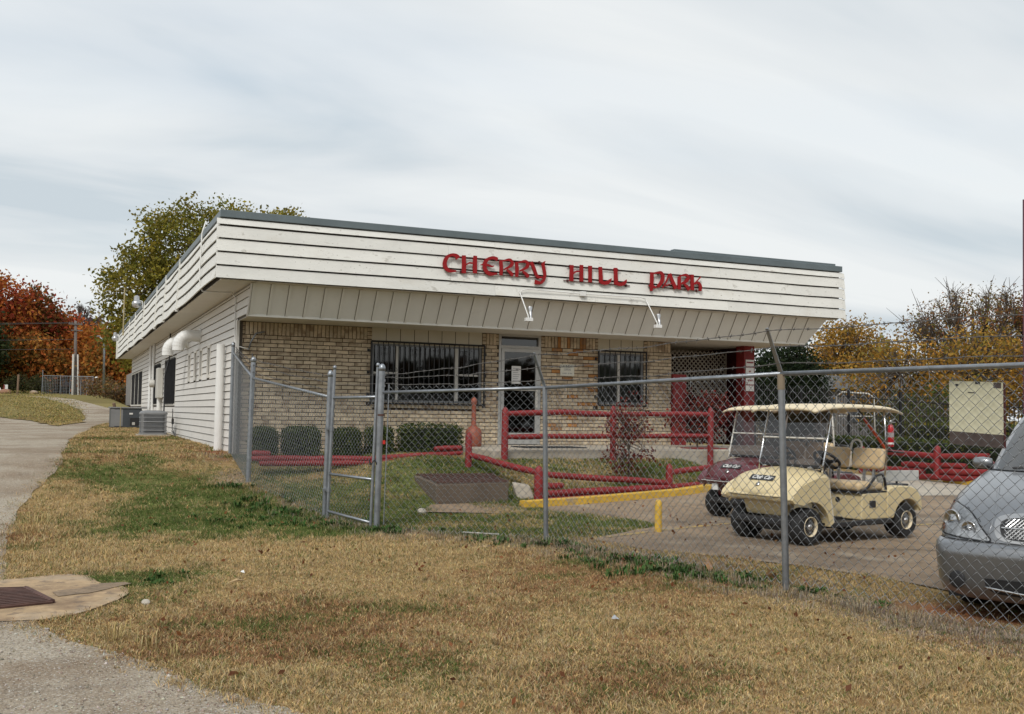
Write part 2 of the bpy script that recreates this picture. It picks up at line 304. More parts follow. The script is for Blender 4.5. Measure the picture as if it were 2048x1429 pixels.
def ground_col(x, y):
    gr, ru, dead, cl, ins = fields(x, y); c = np.tile(STRAW*.72, (len(x), 1)); mixc = lambda c, t, k: c*(1-k[:,None])+t*k[:,None]
    c = mixc(c, RUSTY*.8, ru); c = mixc(c, DEAD*.75, dead*.8); c = mixc(c, GREEN*.9, gr*.8); c = mixc(c, CLAY, cl); far = sst(y, 40, 60)
    return mixc(c, OLIVE*(.75+.5*vnoise(x,y,.35,4))[:,None], far*.8)
xs = np.concatenate([-14-np.geomspace(.5, 700, 26)[::-1], np.arange(-14, 26, .22), 26+np.geomspace(.5, 800, 26)])
ys = np.concatenate([-60+np.zeros(1), np.arange(-20, 2, 4.), np.arange(2, 30, .2), np.arange(30, 110, .6), 110+np.geomspace(1, 1500, 28)])
X, Y = np.meshgrid(xs, ys); V = np.column_stack([X.ravel(), Y.ravel(), G(X.ravel(), Y.ravel())]); nx = len(xs)
ii = (np.arange(len(ys)-1)[:,None]*nx+np.arange(nx-1)).ravel(); F = np.column_stack([ii, ii+1, ii+nx+1, ii+nx])
soil_m = mat('soil and thatch', (.2,.15,.1), .95, .28, 9, attr='col', bump=.7, bscale=38, spec=.1)
tag(bulk('ground', V, F, ground_col(V[:,0], V[:,1]), soil_m, smooth=True), 'dry mown grass ground, brown and patchy green', kind='structure')
gravel_m = mat('limestone gravel', (.40,.345,.27), .95, .42, 48, bump=1., bscale=85, spec=.1, stain=[(.55,.44,.60,(.25,.185,.125),.85),(2.4,.52,.68,(.22,.175,.13),.6),(60,.56,.64,(.58,.55,.50),.9),(52,.57,.65,(.10,.08,.065),.8)])
tag(sheet('gravel_road', jag(ROAD, .12, .10, lambda p: p[0] < -10 or p[1] < 3.5), .012, .3, gravel_m, 1.6), 'pale gravel track curving up past the building', kind='structure')
o = sheet('grass_verge', jag(ISLAND, .4, .25, lambda p: p[0] < -10), .03, .5, soil_m, 1.5); me = o.data
n_ = len(me.vertices); co = np.empty(n_*3, np.float32); me.vertices.foreach_get('co', co); co = co.reshape(-1, 3)
c4 = np.ones((n_, 4), np.float32); c4[:, :3] = ground_col(co[:,0], co[:,1]); me.color_attributes.new('col', 'FLOAT_COLOR', 'POINT').data.foreach_set('color', c4.ravel())
dd = segdist(co[:,0], co[:,1], ISLAND+ISLAND[:1]); co[:,2] += np.minimum(.5, dd*.10); me.vertices.foreach_set('co', co.ravel()); me.update()
tag(o, 'mown grass island inside the bend of the gravel track', kind='structure')
asphalt_m = mat('worn brown paving', (.27,.20,.135), .92, .16, 7, bump=.45, bscale=60, spec=.2, stain=[(.45,.45,.62,(.145,.11,.08),.8),(1.3,.54,.68,(.33,.28,.215),.7),(3.2,.60,.70,(.07,.055,.045),.75),(60,.58,.66,(.34,.30,.25),.7)])
tag(sheet('parking_lot', jag(LOT, .2, .05, lambda p: p[0] > 9), .014, .35, asphalt_m), 'worn brown paved parking lot behind the fence', kind='structure')
APRON = [(13.6,14.9),(18.25,14.4),(18.25,17.2),(17.8,20.2),(13.6,20.0)]
tag(sheet('concrete_apron', APRON, .019, .5, concrete), 'pale concrete apron at the back of the lot', kind='structure')
# storm drain pad with a wet streak and an iron grate
pad_m = mat('stained drain concrete', (.37,.26,.15), .9, .25, 6, bump=.5, bscale=40, stain=[(1.9,.47,.62,(.20,.13,.075),.85),(7,.56,.66,(.13,.095,.07),.7),(.9,.55,.7,(.36,.31,.25),.6)])
pad = tag(sheet('drain_pad', jag(PAD, .06, .07, lambda p: p[0] < -1, 3.), .018, .15, pad_m), 'tan concrete pad around the storm drain grate', kind='structure')
wet_m = mat('wet concrete', (.20,.14,.085), .7, .35, 14, bump=.3, spec=.5)
obj('wet_streak', sheet('tmp', jag([(.0,9.62),(.22,9.75),(.38,9.95),(.6,9.95),(.68,9.85),(.55,9.72),(.3,9.5),(.08,9.42)], .05, .07, s=5.), .023, .06, wet_m).data, wet_m, pad)
bpy.data.objects.remove(bpy.data.objects['tmp'])
gt = thing('drain_grate', 'rusty iron storm drain grate set in the tan concrete pad', 'grate', (-.42, 9.5, .03))
A_, B_, C_, D_ = (-.95,9.97), (-.19,9.86), (.02,9.13), (-.95,8.86)
for t in np.linspace(0, 1, 12):
    a = Vector((B_[0]+(C_[0]-B_[0])*t, B_[1]+(C_[1]-B_[1])*t, .036)); b = Vector((A_[0]+(D_[0]-A_[0])*t, A_[1]+(D_[1]-A_[1])*t, .036))
    obj('grate_bar', MB().tube([a, b], .018, 4), rust, gt)
obj('grate_frame', MB().tube([(*B_,.03),(*C_,.03)], .028, 6).tube([(*A_,.03),(*B_,.03)], .02, 6).tube([(*C_,.03),(*D_,.03)], .02, 6), rust, gt)
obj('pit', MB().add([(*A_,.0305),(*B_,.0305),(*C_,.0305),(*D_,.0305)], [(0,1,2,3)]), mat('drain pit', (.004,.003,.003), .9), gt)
# yellow kerb, painted lines, tar seams
def strip(name, pts, w, dz, material, h=0, label=None):
    mb = MB(); P = []
    for (a, b), (c, d) in zip(pts, pts[1:]):
        n = max(1, int(math.hypot(c-a, d-b)/.3))
        for i in range(n): P.append((a+(c-a)*i/n, b+(d-b)*i/n))
    P.append(pts[-1]); vs = []; fs = []
    for i, p in enumerate(P):
        q = P[min(i+1, len(P)-1)]; r = P[max(i-1, 0)]; t = Vector((q[0]-r[0], q[1]-r[1])).normalized(); nn = Vector((-t.y, t.x))*w/2
        z = g(*p)+dz; zz = z+h
        if h: vs += [(p[0]-nn.x, p[1]-nn.y, z-.1), (p[0]-nn.x*.92, p[1]-nn.y*.92, zz-.012), (p[0]-nn.x*.78, p[1]-nn.y*.78, zz), (p[0]+nn.x*.8, p[1]+nn.y*.8, zz), (p[0]+nn.x, p[1]+nn.y, zz-.012), (p[0]+nn.x, p[1]+nn.y, z-.1)]
        else: vs += [(p[0]-nn.x, p[1]-nn.y, z), (p[0]+nn.x, p[1]+nn.y, z)]
    k = 6 if h else 2
    for i in range(len(P)-1):
        for j in range(k-1): fs.append((i*k+j, i*k+j+1, (i+1)*k+j+1, (i+1)*k+j))
    if h: fs += [tuple(range(k)), tuple(range((len(P)-1)*k, len(P)*k))]
    o = obj(name, mb.add(vs, fs), material); return tag(o, label, kind='structure')
strip('kerb', [(6.75,14.75),(10.0,15.35),(11.6,15.8)], .17, 0, yellow_p, .12, 'chipped yellow kerb below the red log wall')
strip('kerb', [(18.2,15.6),(18.35,17.2)], .2, 0, yellow_p, .14, 'short yellow kerb beside the red log fence')
strip('painted_line', [(6.25,11.15),(7.9,11.8),(10.8,12.75)], .1, .02, line_p, 0, 'worn yellow bay line under the carts')
strip('painted_line', [(11.3,11.2),(15,11.6)], .1, .02, line_p, 0, 'worn yellow bay line behind the cream cart')
tar = mat('tar seam', (.02,.018,.016), .8)
strip('tar_seam', [(8.2,9.6),(9.3,9.15),(10.6,8.2),(12,7.2)], .022, .02, tar, 0, 'dark tar seam running across the lot')
strip('tar_seam', [(8.6,8.2),(9.4,8.45),(10.4,8.3),(11.6,8.5)], .018, .02, tar, 0, 'second tar seam nearer the silver van')
strip('tar_seam', [(8.0,12.4),(8.9,12.1),(10,12.2)], .018, .02, tar, 0, 'short tar seam in front of the maroon cart')
# front walk slab
obj_ = obj('walkway', MB().bx(7.45, 16.0, 17.6, 20.648, .55, .925), concrete, None, bevel=.02); tag(obj_, 'raised concrete walk along the shop front', kind='structure')
# ================================================================ THE BUILDING
bld = thing('shop_building', 'long low building with white board fascia, buff brick front and white siding', 'building', (3.2, 20.65, .85))
Yw, Xc, XE, Zs = 20.65, 3.2, 13.28, .93; Xl, Xr, Yf, Yb = 2.6, 16.85, 18.92, 52.2; Zt, Zb, Zsb, Ysb = 5.21, 3.97, 3.36, 19.5
W1 = (5.95, 8.43, 1.81, 3.04); W2 = (11.31, 12.52, 1.86, 3.05); DR = (8.83, 9.85, Zs, Zsb)
# --- brick wall (mortar backing with openings) and its bricks
mb = MB()
for x0, x1, z0, z1 in [(Xc,W1[0],.5,Zsb),(W1[0],W1[1],.5,W1[2]),(W1[1],DR[0],.5,Zsb),(DR[1],W2[0],.5,Zsb),(W2[0],W2[1],.5,W2[2]),(W2[1],XE,.5,Zsb)]: mb.bx(x0, x1, Yw+.017, Yw+.22, z0, z1)
bw = obj('brick_wall', mb, mortar_m, bld)
BL, BH, JT = .2525, .0667, .0139; PX, PZ = BL+JT, BH+JT
def brick_mesh():
    h, d, b = BH/2, .03, .003; v = []
    for y, s in ((0, b), (b, 0), (d, 0)): v += [(-BL/2+s, y, -h+s), (BL/2-s, y, -h+s), (BL/2-s, y, h-s), (-BL/2+s, y, h-s)]
    f = [(0,1,2,3)]+[(i*4+j, i*4+(j+1) % 4, (i+1)*4+(j+1) % 4, (i+1)*4+j) for i in range(2) for j in range(4)]
    return MB().add(v, f).mesh('brick')
bmesh_ = brick_mesh(); bmesh_.materials.append(brick_m)
bricks = []       # (x centre, z centre, length, rotated)
def free(x0, x1, z0, z1):
    for a in (W1, W2):
        if x1 > a[0]+.001 and x0 < a[1]-.001 and z1 > a[2]+.001: return False
    return not (x1 > DR[0]+.001 and x0 < DR[1]-.001)
SPANS = [(Xc, XE)]
zsold = Zsb-.254; nrow = int((zsold-.55)/PZ)
def fill(x0, x1, z, off):
    x = x0+off-PX
    while x < x1-.02:
        a, b = max(x, x0), min(x+BL, x1)
        if b-a > .03: bricks.append(((a+b)/2, z, b-a, 0))
        x += PX
for r in range(nrow):
    z = zsold-JT-BH/2-r*PZ
    cuts = [Xc]
    segs = [(Xc, W1[0]), (W1[0], W1[1]), (W1[1], DR[0]), (DR[1], W2[0]), (W2[0], W2[1]), (W2[1], XE)]
    run = None; runs = []
    for s in segs:
        ok = free(s[0]+.01, s[1]-.01, z-BH/2, z+BH/2)
        if ok and run and abs(run[1]-s[0]) < 1e-6: run[1] = s[1]
        elif ok: run = [s[0], s[1]]; runs.append(run)
        else: run = None
    for a, b in runs:
        a2, b2 = a+(.004 if a > Xc else 0), b-.004
        fill(a2, b2, z, (((a-Xc) // PX)*PX-(a-Xc)+(PX/2 if r % 2 else 0)) % PX)
for a, b in [(Xc+.16,W1[0]-.1),(W1[1]+.1,DR[0]-.08),(DR[1]+.1,W2[0]-.08),(W2[1]+.1,XE-.0)]:
    x = a
    while x < b-.04: bricks.append((x+BH/2, zsold+.122, .244, 1)); x += PZ
for a, b in [(Xc,Xc+.15),(W1[0]-.1,W1[0]-.004),(W1[1]+.004,W1[1]+.09),(DR[0]-.075,DR[0]-.004),(DR[1]+.004,DR[1]+.09),(W2[0]-.075,W2[0]-.004),(W2[1]+.004,W2[1]+.09)]:
    for k in range(3): bricks.append(((a+b)/2, zsold+.04+k*PZ, b-a-.004, 0))
for a, b, z in [(W1[0],W1[1],W1[2]-.06),(W2[0],W2[1],W2[2]-.06)]:      # rowlock sills
    bricks = [q for q in bricks if not (a < q[0] < b and abs(q[1]-z) < .08 and not q[3])]
    x = a
    while x < b-.04: bricks.append((x+BH/2, z, .115, 2)); x += PZ
vis = sorted(range(len(bricks)), key=lambda i: (1 if bricks[i][1] < 1.38 and bricks[i][0] < 7.6 else 0, -bricks[i][2]/(bricks[i][0]**2+400)))
first = set(vis[:300]); restV = []; restF = []; restC = []
bv = np.array([v.co for v in bmesh_.vertices]); bf = [tuple(p.vertices) for p in bmesh_.polygons]
for i, (x, z, l, rot) in enumerate(bricks):
    jy = rnd.uniform(-.003, .003)
    if i in first:
        o = bpy.data.objects.new('brick', bmesh_); COL.objects.link(o); o.parent = bw; o.matrix_parent_inverse = parent_inv(bw)
        o.location = (x, Yw+jy, z); o.scale = (l/BL, 1, 1)
        if rot: o.rotation_euler = (0, PI/2, 0)
        if rot == 2: o.location.y -= .02
    else:
        p = bv*np.array([l/BL, 1, 1])
        if rot: p = p[:, [2, 1, 0]]*np.array([1, 1, -1])
        p = p+np.array([x, Yw+jy-(.02 if rot == 2 else 0), z]); n0 = len(restV); restV += p.tolist(); restF += [tuple(k+n0 for k in f) for f in bf]
        k = rnd.random(); base = np.array((.56,.46,.325))*rnd.uniform(.80, 1.16)
        if 10.0 < x < 11.6 and rnd.random() < .12: base = np.array((.47,.22,.07))*rnd.uniform(.7, 1.05)
        restC += [base]*len(p)
brick_rest = mat('buff brick, far part', (.45,.36,.25), .85, .2, 9, bump=.25, bscale=60, attr='col', stain=[(4.2,.50,.62,(.27,.19,.125),.72),(1.3,.64,.74,(.52,.46,.36),.6)])
me = bpy.data.meshes.new('brickwork'); me.from_pydata(restV, [], restF); me.update()
a = me.color_attributes.new('col', 'FLOAT_COLOR', 'POINT'); c4 = np.ones((len(restV), 4), np.float32); c4[:, :3] = np.array(restC); a.data.foreach_set('color', c4.ravel())
o = obj('brickwork', me, brick_rest, bld); o['kind'] = 'stuff'; o.name = 'far_bricks'
# --- shell: other walls, roof, soffits
obj('rear_wall', MB().bx(Xc+.12, XE, 51.9, 52.0, .4, 4.9), vinyl, bld)
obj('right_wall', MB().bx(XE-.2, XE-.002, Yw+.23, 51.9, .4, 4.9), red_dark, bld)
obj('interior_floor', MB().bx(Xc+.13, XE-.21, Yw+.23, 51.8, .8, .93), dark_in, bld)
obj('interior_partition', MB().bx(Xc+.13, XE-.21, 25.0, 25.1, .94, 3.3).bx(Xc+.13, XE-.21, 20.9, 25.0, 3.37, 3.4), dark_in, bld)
obj('roof', MB().bx(Xl+.06, Xr-.06, Yf+.06, Yb-.06, 5.0, 5.10), roof_m, bld)
obj('soffit', MB().bx(Xl+.02, Xc+.05, Yf+.03, Yb-.03, Zb-.02, Zb-.004), soffit_m, bld)
obj('soffit', MB().bx(Xc+.06, Xr-.03, Yf+.03, 19.2, Zb-.021, Zb-.005), soffit_m, bld)
obj('porch_ceiling', MB().bx(Xc+.02, 16.25, Ysb+.03, Yw+.02, Zsb+.0, Zsb+.03).bx(XE, 16.25, Yw+.021, 26, Zsb, Zsb+.03), soffit_m, bld)
# --- white fascia boards, front (in lengths) and left side
fz = [5.085, 4.945, 4.70, 4.455, 4.21, Zb]; tilt = lambda z: .06*(Zt-z)/1.24
def board(name, a, b, ztop, zbot, axis, sag=0, n=8):
    """clapboard whose lower edge stands proud; axis 0 = front run along X, 1 = left run along Y"""
    mb = MB(); vs = []; fs = []; n = n if sag else 1
    for i in range(n+1):
        t = i/n; s = a+(b-a)*t; w = sag*math.sin(t*PI*2.0+a)
        for d, z in ((.004, ztop-.026+(w if k else 0)), (.034, zbot+w), (.006, zbot+w), (-.006, ztop-.026+(w if k else 0))):
            dd = d+tilt(z); vs.append((s, Yf-dd, z) if axis == 0 else (Xl-dd, s, z))
    for i in range(n):
        for j in range(4): fs.append((i*4+j, i*4+(j+1) % 4, (i+1)*4+(j+1) % 4, (i+1)*4+j))
    fs += [(0,1,2,3), (n*4, n*4+1, n*4+2, n*4+3)]
    return obj(name, mb.add(vs, fs), white_paint, fas)
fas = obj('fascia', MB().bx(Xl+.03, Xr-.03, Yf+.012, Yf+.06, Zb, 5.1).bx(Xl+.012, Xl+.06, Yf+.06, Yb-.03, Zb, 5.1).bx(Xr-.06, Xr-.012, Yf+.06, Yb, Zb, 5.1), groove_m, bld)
joints = [[7.95, 12.35], [6.95, 13.4], [7.02, 12.9, 15.2], [7.0, 12.55], [7.95, 13.6]]
for k in range(5):
    c = [Xl-.09]+joints[k]+[Xr+.02]
    for a, b in zip(c, c[1:]): board('fascia_board', a+.002, b-.002, fz[k]+rnd.uniform(-.004,.004), fz[k+1]+rnd.uniform(-.004,.004), 0, rnd.uniform(.002,.005), 14)
    board('corner_board', Xr+.022, Xr+.10, fz[k]-.01, fz[k+1]-.02, 0)
bat = [Yf+.06, 25.5, 28.9, 31.6, 36.4, 40.7, 44.1, 52.15]
for k in range(5):
    for a, b in zip(bat, bat[1:]): board('fascia_board', a+.03, b-.03, fz[k], fz[k+1], 1, .02)
for y in bat[1:-1]:
    obj('batten', MB().add([(Xl-tilt(z)-d, yy, z) for z in (5.19, 3.92) for d, yy in ((.05,y-.045),(.05,y+.045),(-.02,y+.045),(-.02,y-.045))], [(0,1,2,3),(4,5,6,7),(0,1,5,4),(1,2,6,5),(2,3,7,6),(3,0,4,7)]), white_paint, fas)
obj('end_board', MB().bx(Xl-.13, Xl+.0, Yb-.05, Yb, Zb-.03, 5.12), white_paint, fas)
obj('coping', MB().bx(Xl-.035, Xr+.035, Yf-.04, Yf+.10, 5.075, Zt).bx(Xl-.035, Xl+.10, Yf+.10, Yb, 5.076, Zt-.004), coping_m, bld, bevel=.008)
obj('coping', MB().bx(12.3, Xr-.03, Yf+.12, Yf+.28, 5.1, Zt+.075), coping_m, bld, bevel=.008)
# --- slanted battened panel under the front fascia
Yp = 19.12; XR0, XR1 = 16.62, 16.28
pn = obj('slanted_panel', MB().add([(Xc,Yp,Zb-.022),(XR0,Yp,Zb-.022),(XR1,Ysb,Zsb),(Xc,Ysb,Zsb),(Xc,Yp+.06,Zb-.022),(XR0,Yp+.06,Zb-.022),(XR1,Ysb+.05,Zsb+.02),(Xc,Ysb+.05,Zsb+.02)], [(0,1,2,3),(4,5,6,7),(0,1,5,4),(1,2,6,5),(2,3,7,6),(3,0,4,7)]), panel_m, bld)
obj('panel_return', MB().add([(XR0,Yp,Zb-.022),(XR0,26,Zb-.022),(XR1,26,Zsb),(XR1,Ysb,Zsb)], [(0,1,2,3)]), panel_m, bld)
for xg in np.arange(Xc+.012, 16.2, .338): obj('groove', MB().add([(xg+s, Yp-.004+(Ysb-.016-Yp)*z-.001, Zb-.03+(Zsb-Zb+.05)*z) for z in (0, 1) for s in (-.004,.007)], [(0,1,3,2)]), panel_groove, pn)
x = Xc+.02; k = 0
while x < 16.25:
    dxr = 0 if x < 15.6 else 0
    obj('batten', MB().add([(x+s, Yp-.026-(0 if z else 0)+(Ysb-Yp)*z+e_, Zb-.03+(Zsb-Zb+.05)*z) for z in (0, 1) for s, e_ in ((0,0),(.045,0),(.045,.02),(0,.02))], [(0,1,2,3),(4,5,6,7),(0,1,5,4),(1,2,6,5),(2,3,7,6),(3,0,4,7)]), panel_m, pn)
    x += .338
obj('trim', MB().bx(Xc, XR1, Ysb-.025, Ysb+.012, Zsb-.004, Zsb+.05), panel_m, pn)
# --- white siding, left wall
sw = obj('siding_wall', MB().bx(Xc+.015, Xc+.10, Yw-.02, 51.99, .5, Zb-.022).add([(Xc+.012,Yw-.02,Zb-.03),(Xc+.012,Yp+.05,Zb-.03),(Xc+.012,Ysb+.03,Zsb+.01),(Xc+.012,Yw-.02,Zsb+.01)], [(0,1,2,3)]), mat('siding shadow gap',(.10,.085,.07),.9), bld)  # backing coloured dark to draw the shadow lines under the boards
LW = [(45.1,52.0,1.70,3.22),(36.7,40.1,1.72,3.20),(31.9,35.35,1.70,3.20)]
LV = [(24.45,24.85),(25.9,26.3),(27.0,27.4),(28.3,28.7)]
z = .72; PS = .158; nb = 0
while z < Zb-.05:
    zt = min(z+PS, Zb-.024); ystart = Yw-.02 if zt < Zsb+.06 else (Ysb+.06-(z-Zsb)/(Zb-Zsb)*(Ysb-Yp))
    spans = [(ystart, 51.99)]
    for a, b, c, d in LW+[(p[0],p[1],2.37,3.07) for p in LV]:
        if zt > c+.005 and z < d-.005:
            ns = []
            for s in spans:
                if s[0] < a: ns.append((s[0], min(s[1], a)))
                if s[1] > b: ns.append((max(s[0], b), s[1]))
            spans = ns
    for a, b in spans:
        if b-a < .03: continue
        n = max(1, int((b-a)/3)); vs = []; fs = []
        for i in range(n+1):
            y = a+(b-a)*i/n; w = .004*math.sin(y*1.1+nb)
            for d, zz in ((.001, zt-.013), (.018, z+.02), (.022, z+.002), (.0, z)): vs.append((Xc-d+.004, y, zz+w*.5))
        for i in range(n):
            for j in range(3): fs.append((i*4+j, i*4+j+1, (i+1)*4+j+1, (i+1)*4+j))
        o = obj('siding_board', MB().add(vs, fs), vinyl, sw)
    z += PS; nb += 1
obj('corner_trim', MB().bx(Xc-.025, Xc+.012, Yw-.06, Yw+.06, .7, Zsb).bx(Xc-.024, Xc+.03, Yw-.075, Yw-.022, .7, Zsb), vinyl, bld)
obj('edge_trim', MB().add([(Xc-.02+e_, y+d, zz) for (y, zz) in ((Yp-.03, Zb-.03), (Ysb-.03, Zsb+.0)) for e_, d in ((0,0),(.03,0),(.03,.07),(0,.07))], [(0,1,2,3),(4,5,6,7),(0,1,5,4),(1,2,6,5),(2,3,7,6),(3,0,4,7)]), vinyl, bld)
# --- side windows
def side_window(a, b, c, d, nm):
    w = obj('window', MB().bx(Xc+.012, Xc+.05, a, b, c, d), black_pl, bld); mb = MB()
    for y0, y1, z0, z1 in ((a,a+.07,c,d),(b-.07,b,c,d),(a+.07,b-.07,c,c+.06),(a+.07,b-.07,d-.06,d)): mb.bx(Xc-.012, Xc+.02, y0, y1, z0, z1)
    obj('frame', mb, alum_w, w)
    for k in range(1, nm): obj('mullion', MB().bx(Xc-.004, Xc+.01, a+(b-a)*k/nm-.06, a+(b-a)*k/nm+.06, c+.06, d-.06), alum_w, w)
    obj('pane', MB().add([(Xc+.008,a+.07,c+.06),(Xc+.008,b-.07,c+.06),(Xc+.008,b-.07,d-.06),(Xc+.008,a+.07,d-.06)], [(0,1,2,3)]), mat('dark insect screen', (.012,.012,.014), .8, spec=.15), w)
    if nm == 1:
        for k in range(1, 12): obj('bar', MB().tube([(Xc-.035, a+(b-a)*k/12, c+.03), (Xc-.035, a+(b-a)*k/12, d-.03)], .011, 5), black_iron, w)
side_window(*LW[0], 3); side_window(*LW[1], 1); side_window(*LW[2], 1)
for a, b in LV:
    w = obj('narrow_window', MB().bx(Xc+.012, Xc+.05, a, b, 2.37, 3.07), black_pl, bld); mb = MB()
    for y0, y1, z0, z1 in ((a-.05,a+.0,2.33,3.10),(b-.02,b+.05,2.33,3.10),(a+.0,b-.02,2.33,2.41),(a+.0,b-.02,3.03,3.10)): mb.bx(Xc-.024, Xc+.02, y0, y1, z0, z1)
    obj('frame', mb, alum_w, w)
# --- vents, pipes, meters on the left wall
def elbow(y, z):
    P = [(Xc+.02, y, z), (Xc-.26, y, z)]+[(Xc-.26-.26*math.sin(t), y, z-.26+.26*math.cos(t)) for t in np.linspace(.25, PI/2, 6)]+[(Xc-.52, y, z-.38)]
    v = obj('vent_duct', MB().tube(P, .145, 16, cap=False), white_m, bld, smooth=True)
    for i in range(2, len(P)-1): 
        t = (Vector(P[i+1])-Vector(P[i-1])).normalized()*.012; obj('seam', MB().tube([Vector(P[i])-t, Vector(P[i])+t], .150, 16), white_m, v)
    obj('flange', MB().tube([(Xc-.03,y,z),(Xc-.005,y,z)], .20, 16), white_m, v)
elbow(29.1, 3.42); elbow(26.4, 3.42)
obj('downpipe', MB().tube([(Xc-.12, 22.0, g(3,22)-.05), (Xc-.12, 22.0, 2.96)], .085, 14), white_m, bld, smooth=True, autosm=40)
cable = [(Xl-.02, 21.0, 5.35), (Xl-.09, 21.0, 5.1), (Xl-.11, 21.05, 4.2), (Xl-.05, 21.0, 3.94), (2.85, 20.95, 3.93), (3.1, 20.85, 3.93), (Xc-.03, 20.78, 3.82), (Xc-.03, 20.76, 3.2), (Xc-.035, 20.72, 2.95), (Xc+.02, Yw-.05, 2.85), (Xc+.22, Yw-.04, 2.80)]
obj('conduit', MB().tube(cable, .014, 6), white_m, bld, smooth=True)
obj('conduit', MB().tube([(Xc+.22,Yw-.03,2.78),(Xc+.26,Yw-.05,2.95),(Xc+.35,Yw-.09,3.12),(Xc+.52,Yw-.06,3.16)], .016, 6).tube([(Xc+.3,Yw-.03,2.72),(Xc+.3,Yw-.03,1.9)], .012, 6), galv, bld, smooth=True)
for y, zt, zb_ in ((39.2, 3.95, 1.25), (40.6, 3.95, 1.0)): obj('conduit', MB().tube([(Xc-.06, y, zt), (Xc-.06, y, zb_)], .05, 6), white_m, bld)
obj('conduit', MB().tube([(Xc-.05,33.5,3.95),(Xc-.06,33.4,3.2),(Xc-.25,32.6,2.6),(Xc-.3,32.0,1.5),(Xc-.35,31.6,1.2)], .022, 6), black_pl, bld, smooth=True)
mt = obj('meter_box', MB().bx(Xc-.2, Xc-.02, 35.7, 36.4, 1.95, 2.95), grey_m, bld, bevel=.02)
obj('meter_box', MB().bx(Xc-.16, Xc-.02, 39.0, 39.5, 1.2, 1.5), grey_m, bld, bevel=.02)
obj('conduit', MB().tube([(Xc-.1, 36.05, 2.0), (Xc-.1, 36.05, .8)], .07, 8), white_m, bld)
obj('meter', MB().lathe([(.0,0),(.13,.0),(.13,.12),(.10,.16),(0,.17)], 14, Matrix.Translation((Xc-.2,36.9,2.45)) @ Matrix.Rotation(-PI/2, 4, 'Y')), grey_m, bld, smooth=True, autosm=40)
# --- panels above the front windows, front windows with bars
for w in (W1, W2):
    p = obj('head_panel', MB().bx(w[0], w[1], Yw+.02, Yw+.06, w[3]-.01, Zsb), cream_panel, bld)
    n = int(round((w[1]-w[0])/.315))
    for k in range(1, n): obj('groove', MB().bx(w[0]+(w[1]-w[0])*k/n-.006, w[0]+(w[1]-w[0])*k/n+.006, Yw+.0165, Yw+.019, w[3], Zsb-.01), mortar_m, p)
def curl(cx, cz, r, s=1): return [(cx+s*r*(1-t/7)*math.cos(t), Yw-.07, cz+r*(1-t/7)*math.sin(t)) for t in np.linspace(0, 5.2, 12)]
def front_window(w, mulls, nbar, name_l, orn, rails=()):
    x0, x1, z0, z1 = w; o = obj('window', MB().bx(x0, x1, Yw+.13, Yw+.15, z0, z0+.04), alum_w, bld); mb = MB()
    for a, b, c, d in ((x0,x0+.05,z0,z1),(x1-.05,x1,z0,z1),(x0+.05,x1-.05,z0,z0+.05),(x0+.05,x1-.05,z1-.05,z1)): mb.bx(a, b, Yw+.03, Yw+.10, c, d)
    obj('frame', mb, ac_mid, o)
    for m_ in mulls: obj('mullion', MB().bx(m_-.035, m_+.035, Yw+.025, Yw+.09, z0+.05, z1-.05), alum_w, o)
    for a, b, zz in rails: obj('meeting_rail', MB().bx(a, b, Yw+.03, Yw+.085, zz-.02, zz+.02), alum_w, o)
    obj('pane', MB().add([(x0+.05,Yw+.06,z0+.05),(x1-.05,Yw+.06,z0+.05),(x1-.05,Yw+.06,z1-.05),(x0+.05,Yw+.06,z1-.05)], [(0,1,2,3)]), dark_glass, o)
    fr = MB()
    for a, b in (((x0-.03,z0-.03),(x1+.03,z0-.03)),((x1+.03,z0-.03),(x1+.03,z1+.03)),((x1+.03,z1+.03),(x0-.03,z1+.03)),((x0-.03,z1+.03),(x0-.03,z0-.03))): fr.tube([(a[0],Yw-.07,a[1]),(b[0],Yw-.07,b[1])], .02, 6)
    for zz in (z0+.16, (z0+z1)/2, z1-.16):
        for xx, s in ((x0-.03,-1),(x1+.03,1)): fr.tube([(xx,Yw-.07,zz),(xx+s*.05,Yw-.02,zz),(xx+s*.05,Yw-.005,zz)], .013, 5); fr.box((xx+s*.045,Yw-.01,zz),(.05,.012,.06))
    obj('bar_frame', fr, black_iron, o)
    for k in range(1, nbar):
        x = x0+(x1-x0)*k/nbar; obj('bar', MB().tube([(x,Yw-.07,z0-.03),(x,Yw-.07,z1+.03)], .011, 5), black_iron, o)
    for cx, cz, s in orn:
        mb = MB()
        for sx in (-1, 1):
            for sz in (-1, 1): mb.tube([(p[0], p[1]-.002, cz+sz*(p[2]-cz)) for p in curl(cx+sx*.045*s, cz+.04*s, .04*s, sx)], .006, 4)
        obj('scroll', mb, black_iron, o)
    return o
front_window(W1, (6.52, 7.85), 22, 'wide', [(6.25,2.88,1),(6.93,2.88,1),(7.45,2.88,1),(8.08,2.88,1),(6.52,2.42,1.5),(6.52,2.2,1.2),(7.16,2.42,1.4),(8.0,2.42,1.4)], [(6.0,6.48,2.42),(7.89,8.38,2.42)])
front_window(W2, (11.87,), 9, 'narrow', [(11.6,2.93,.9),(12.2,2.93,.9),(11.92,2.55,1.6),(11.92,2.42,1.3),(11.6,2.0,.9),(12.2,2.0,.9)])
curt = mat('grey curtain', (.5,.49,.44), .9, .1, 4)
obj('curtain', MB().grid(lambda u, v: (W2[0]+.05+u*(W2[1]-W2[0]-.1), Yw+.15+.03*math.sin(u*38), W2[2]+v*(W2[3]-W2[2])), 80, 1), curt, bld, smooth=True)
obj('low_counter', MB().bx(W1[0]+.2, W1[1]-.3, Yw+.5, Yw+.9, .94, 2.0), curt, bld)
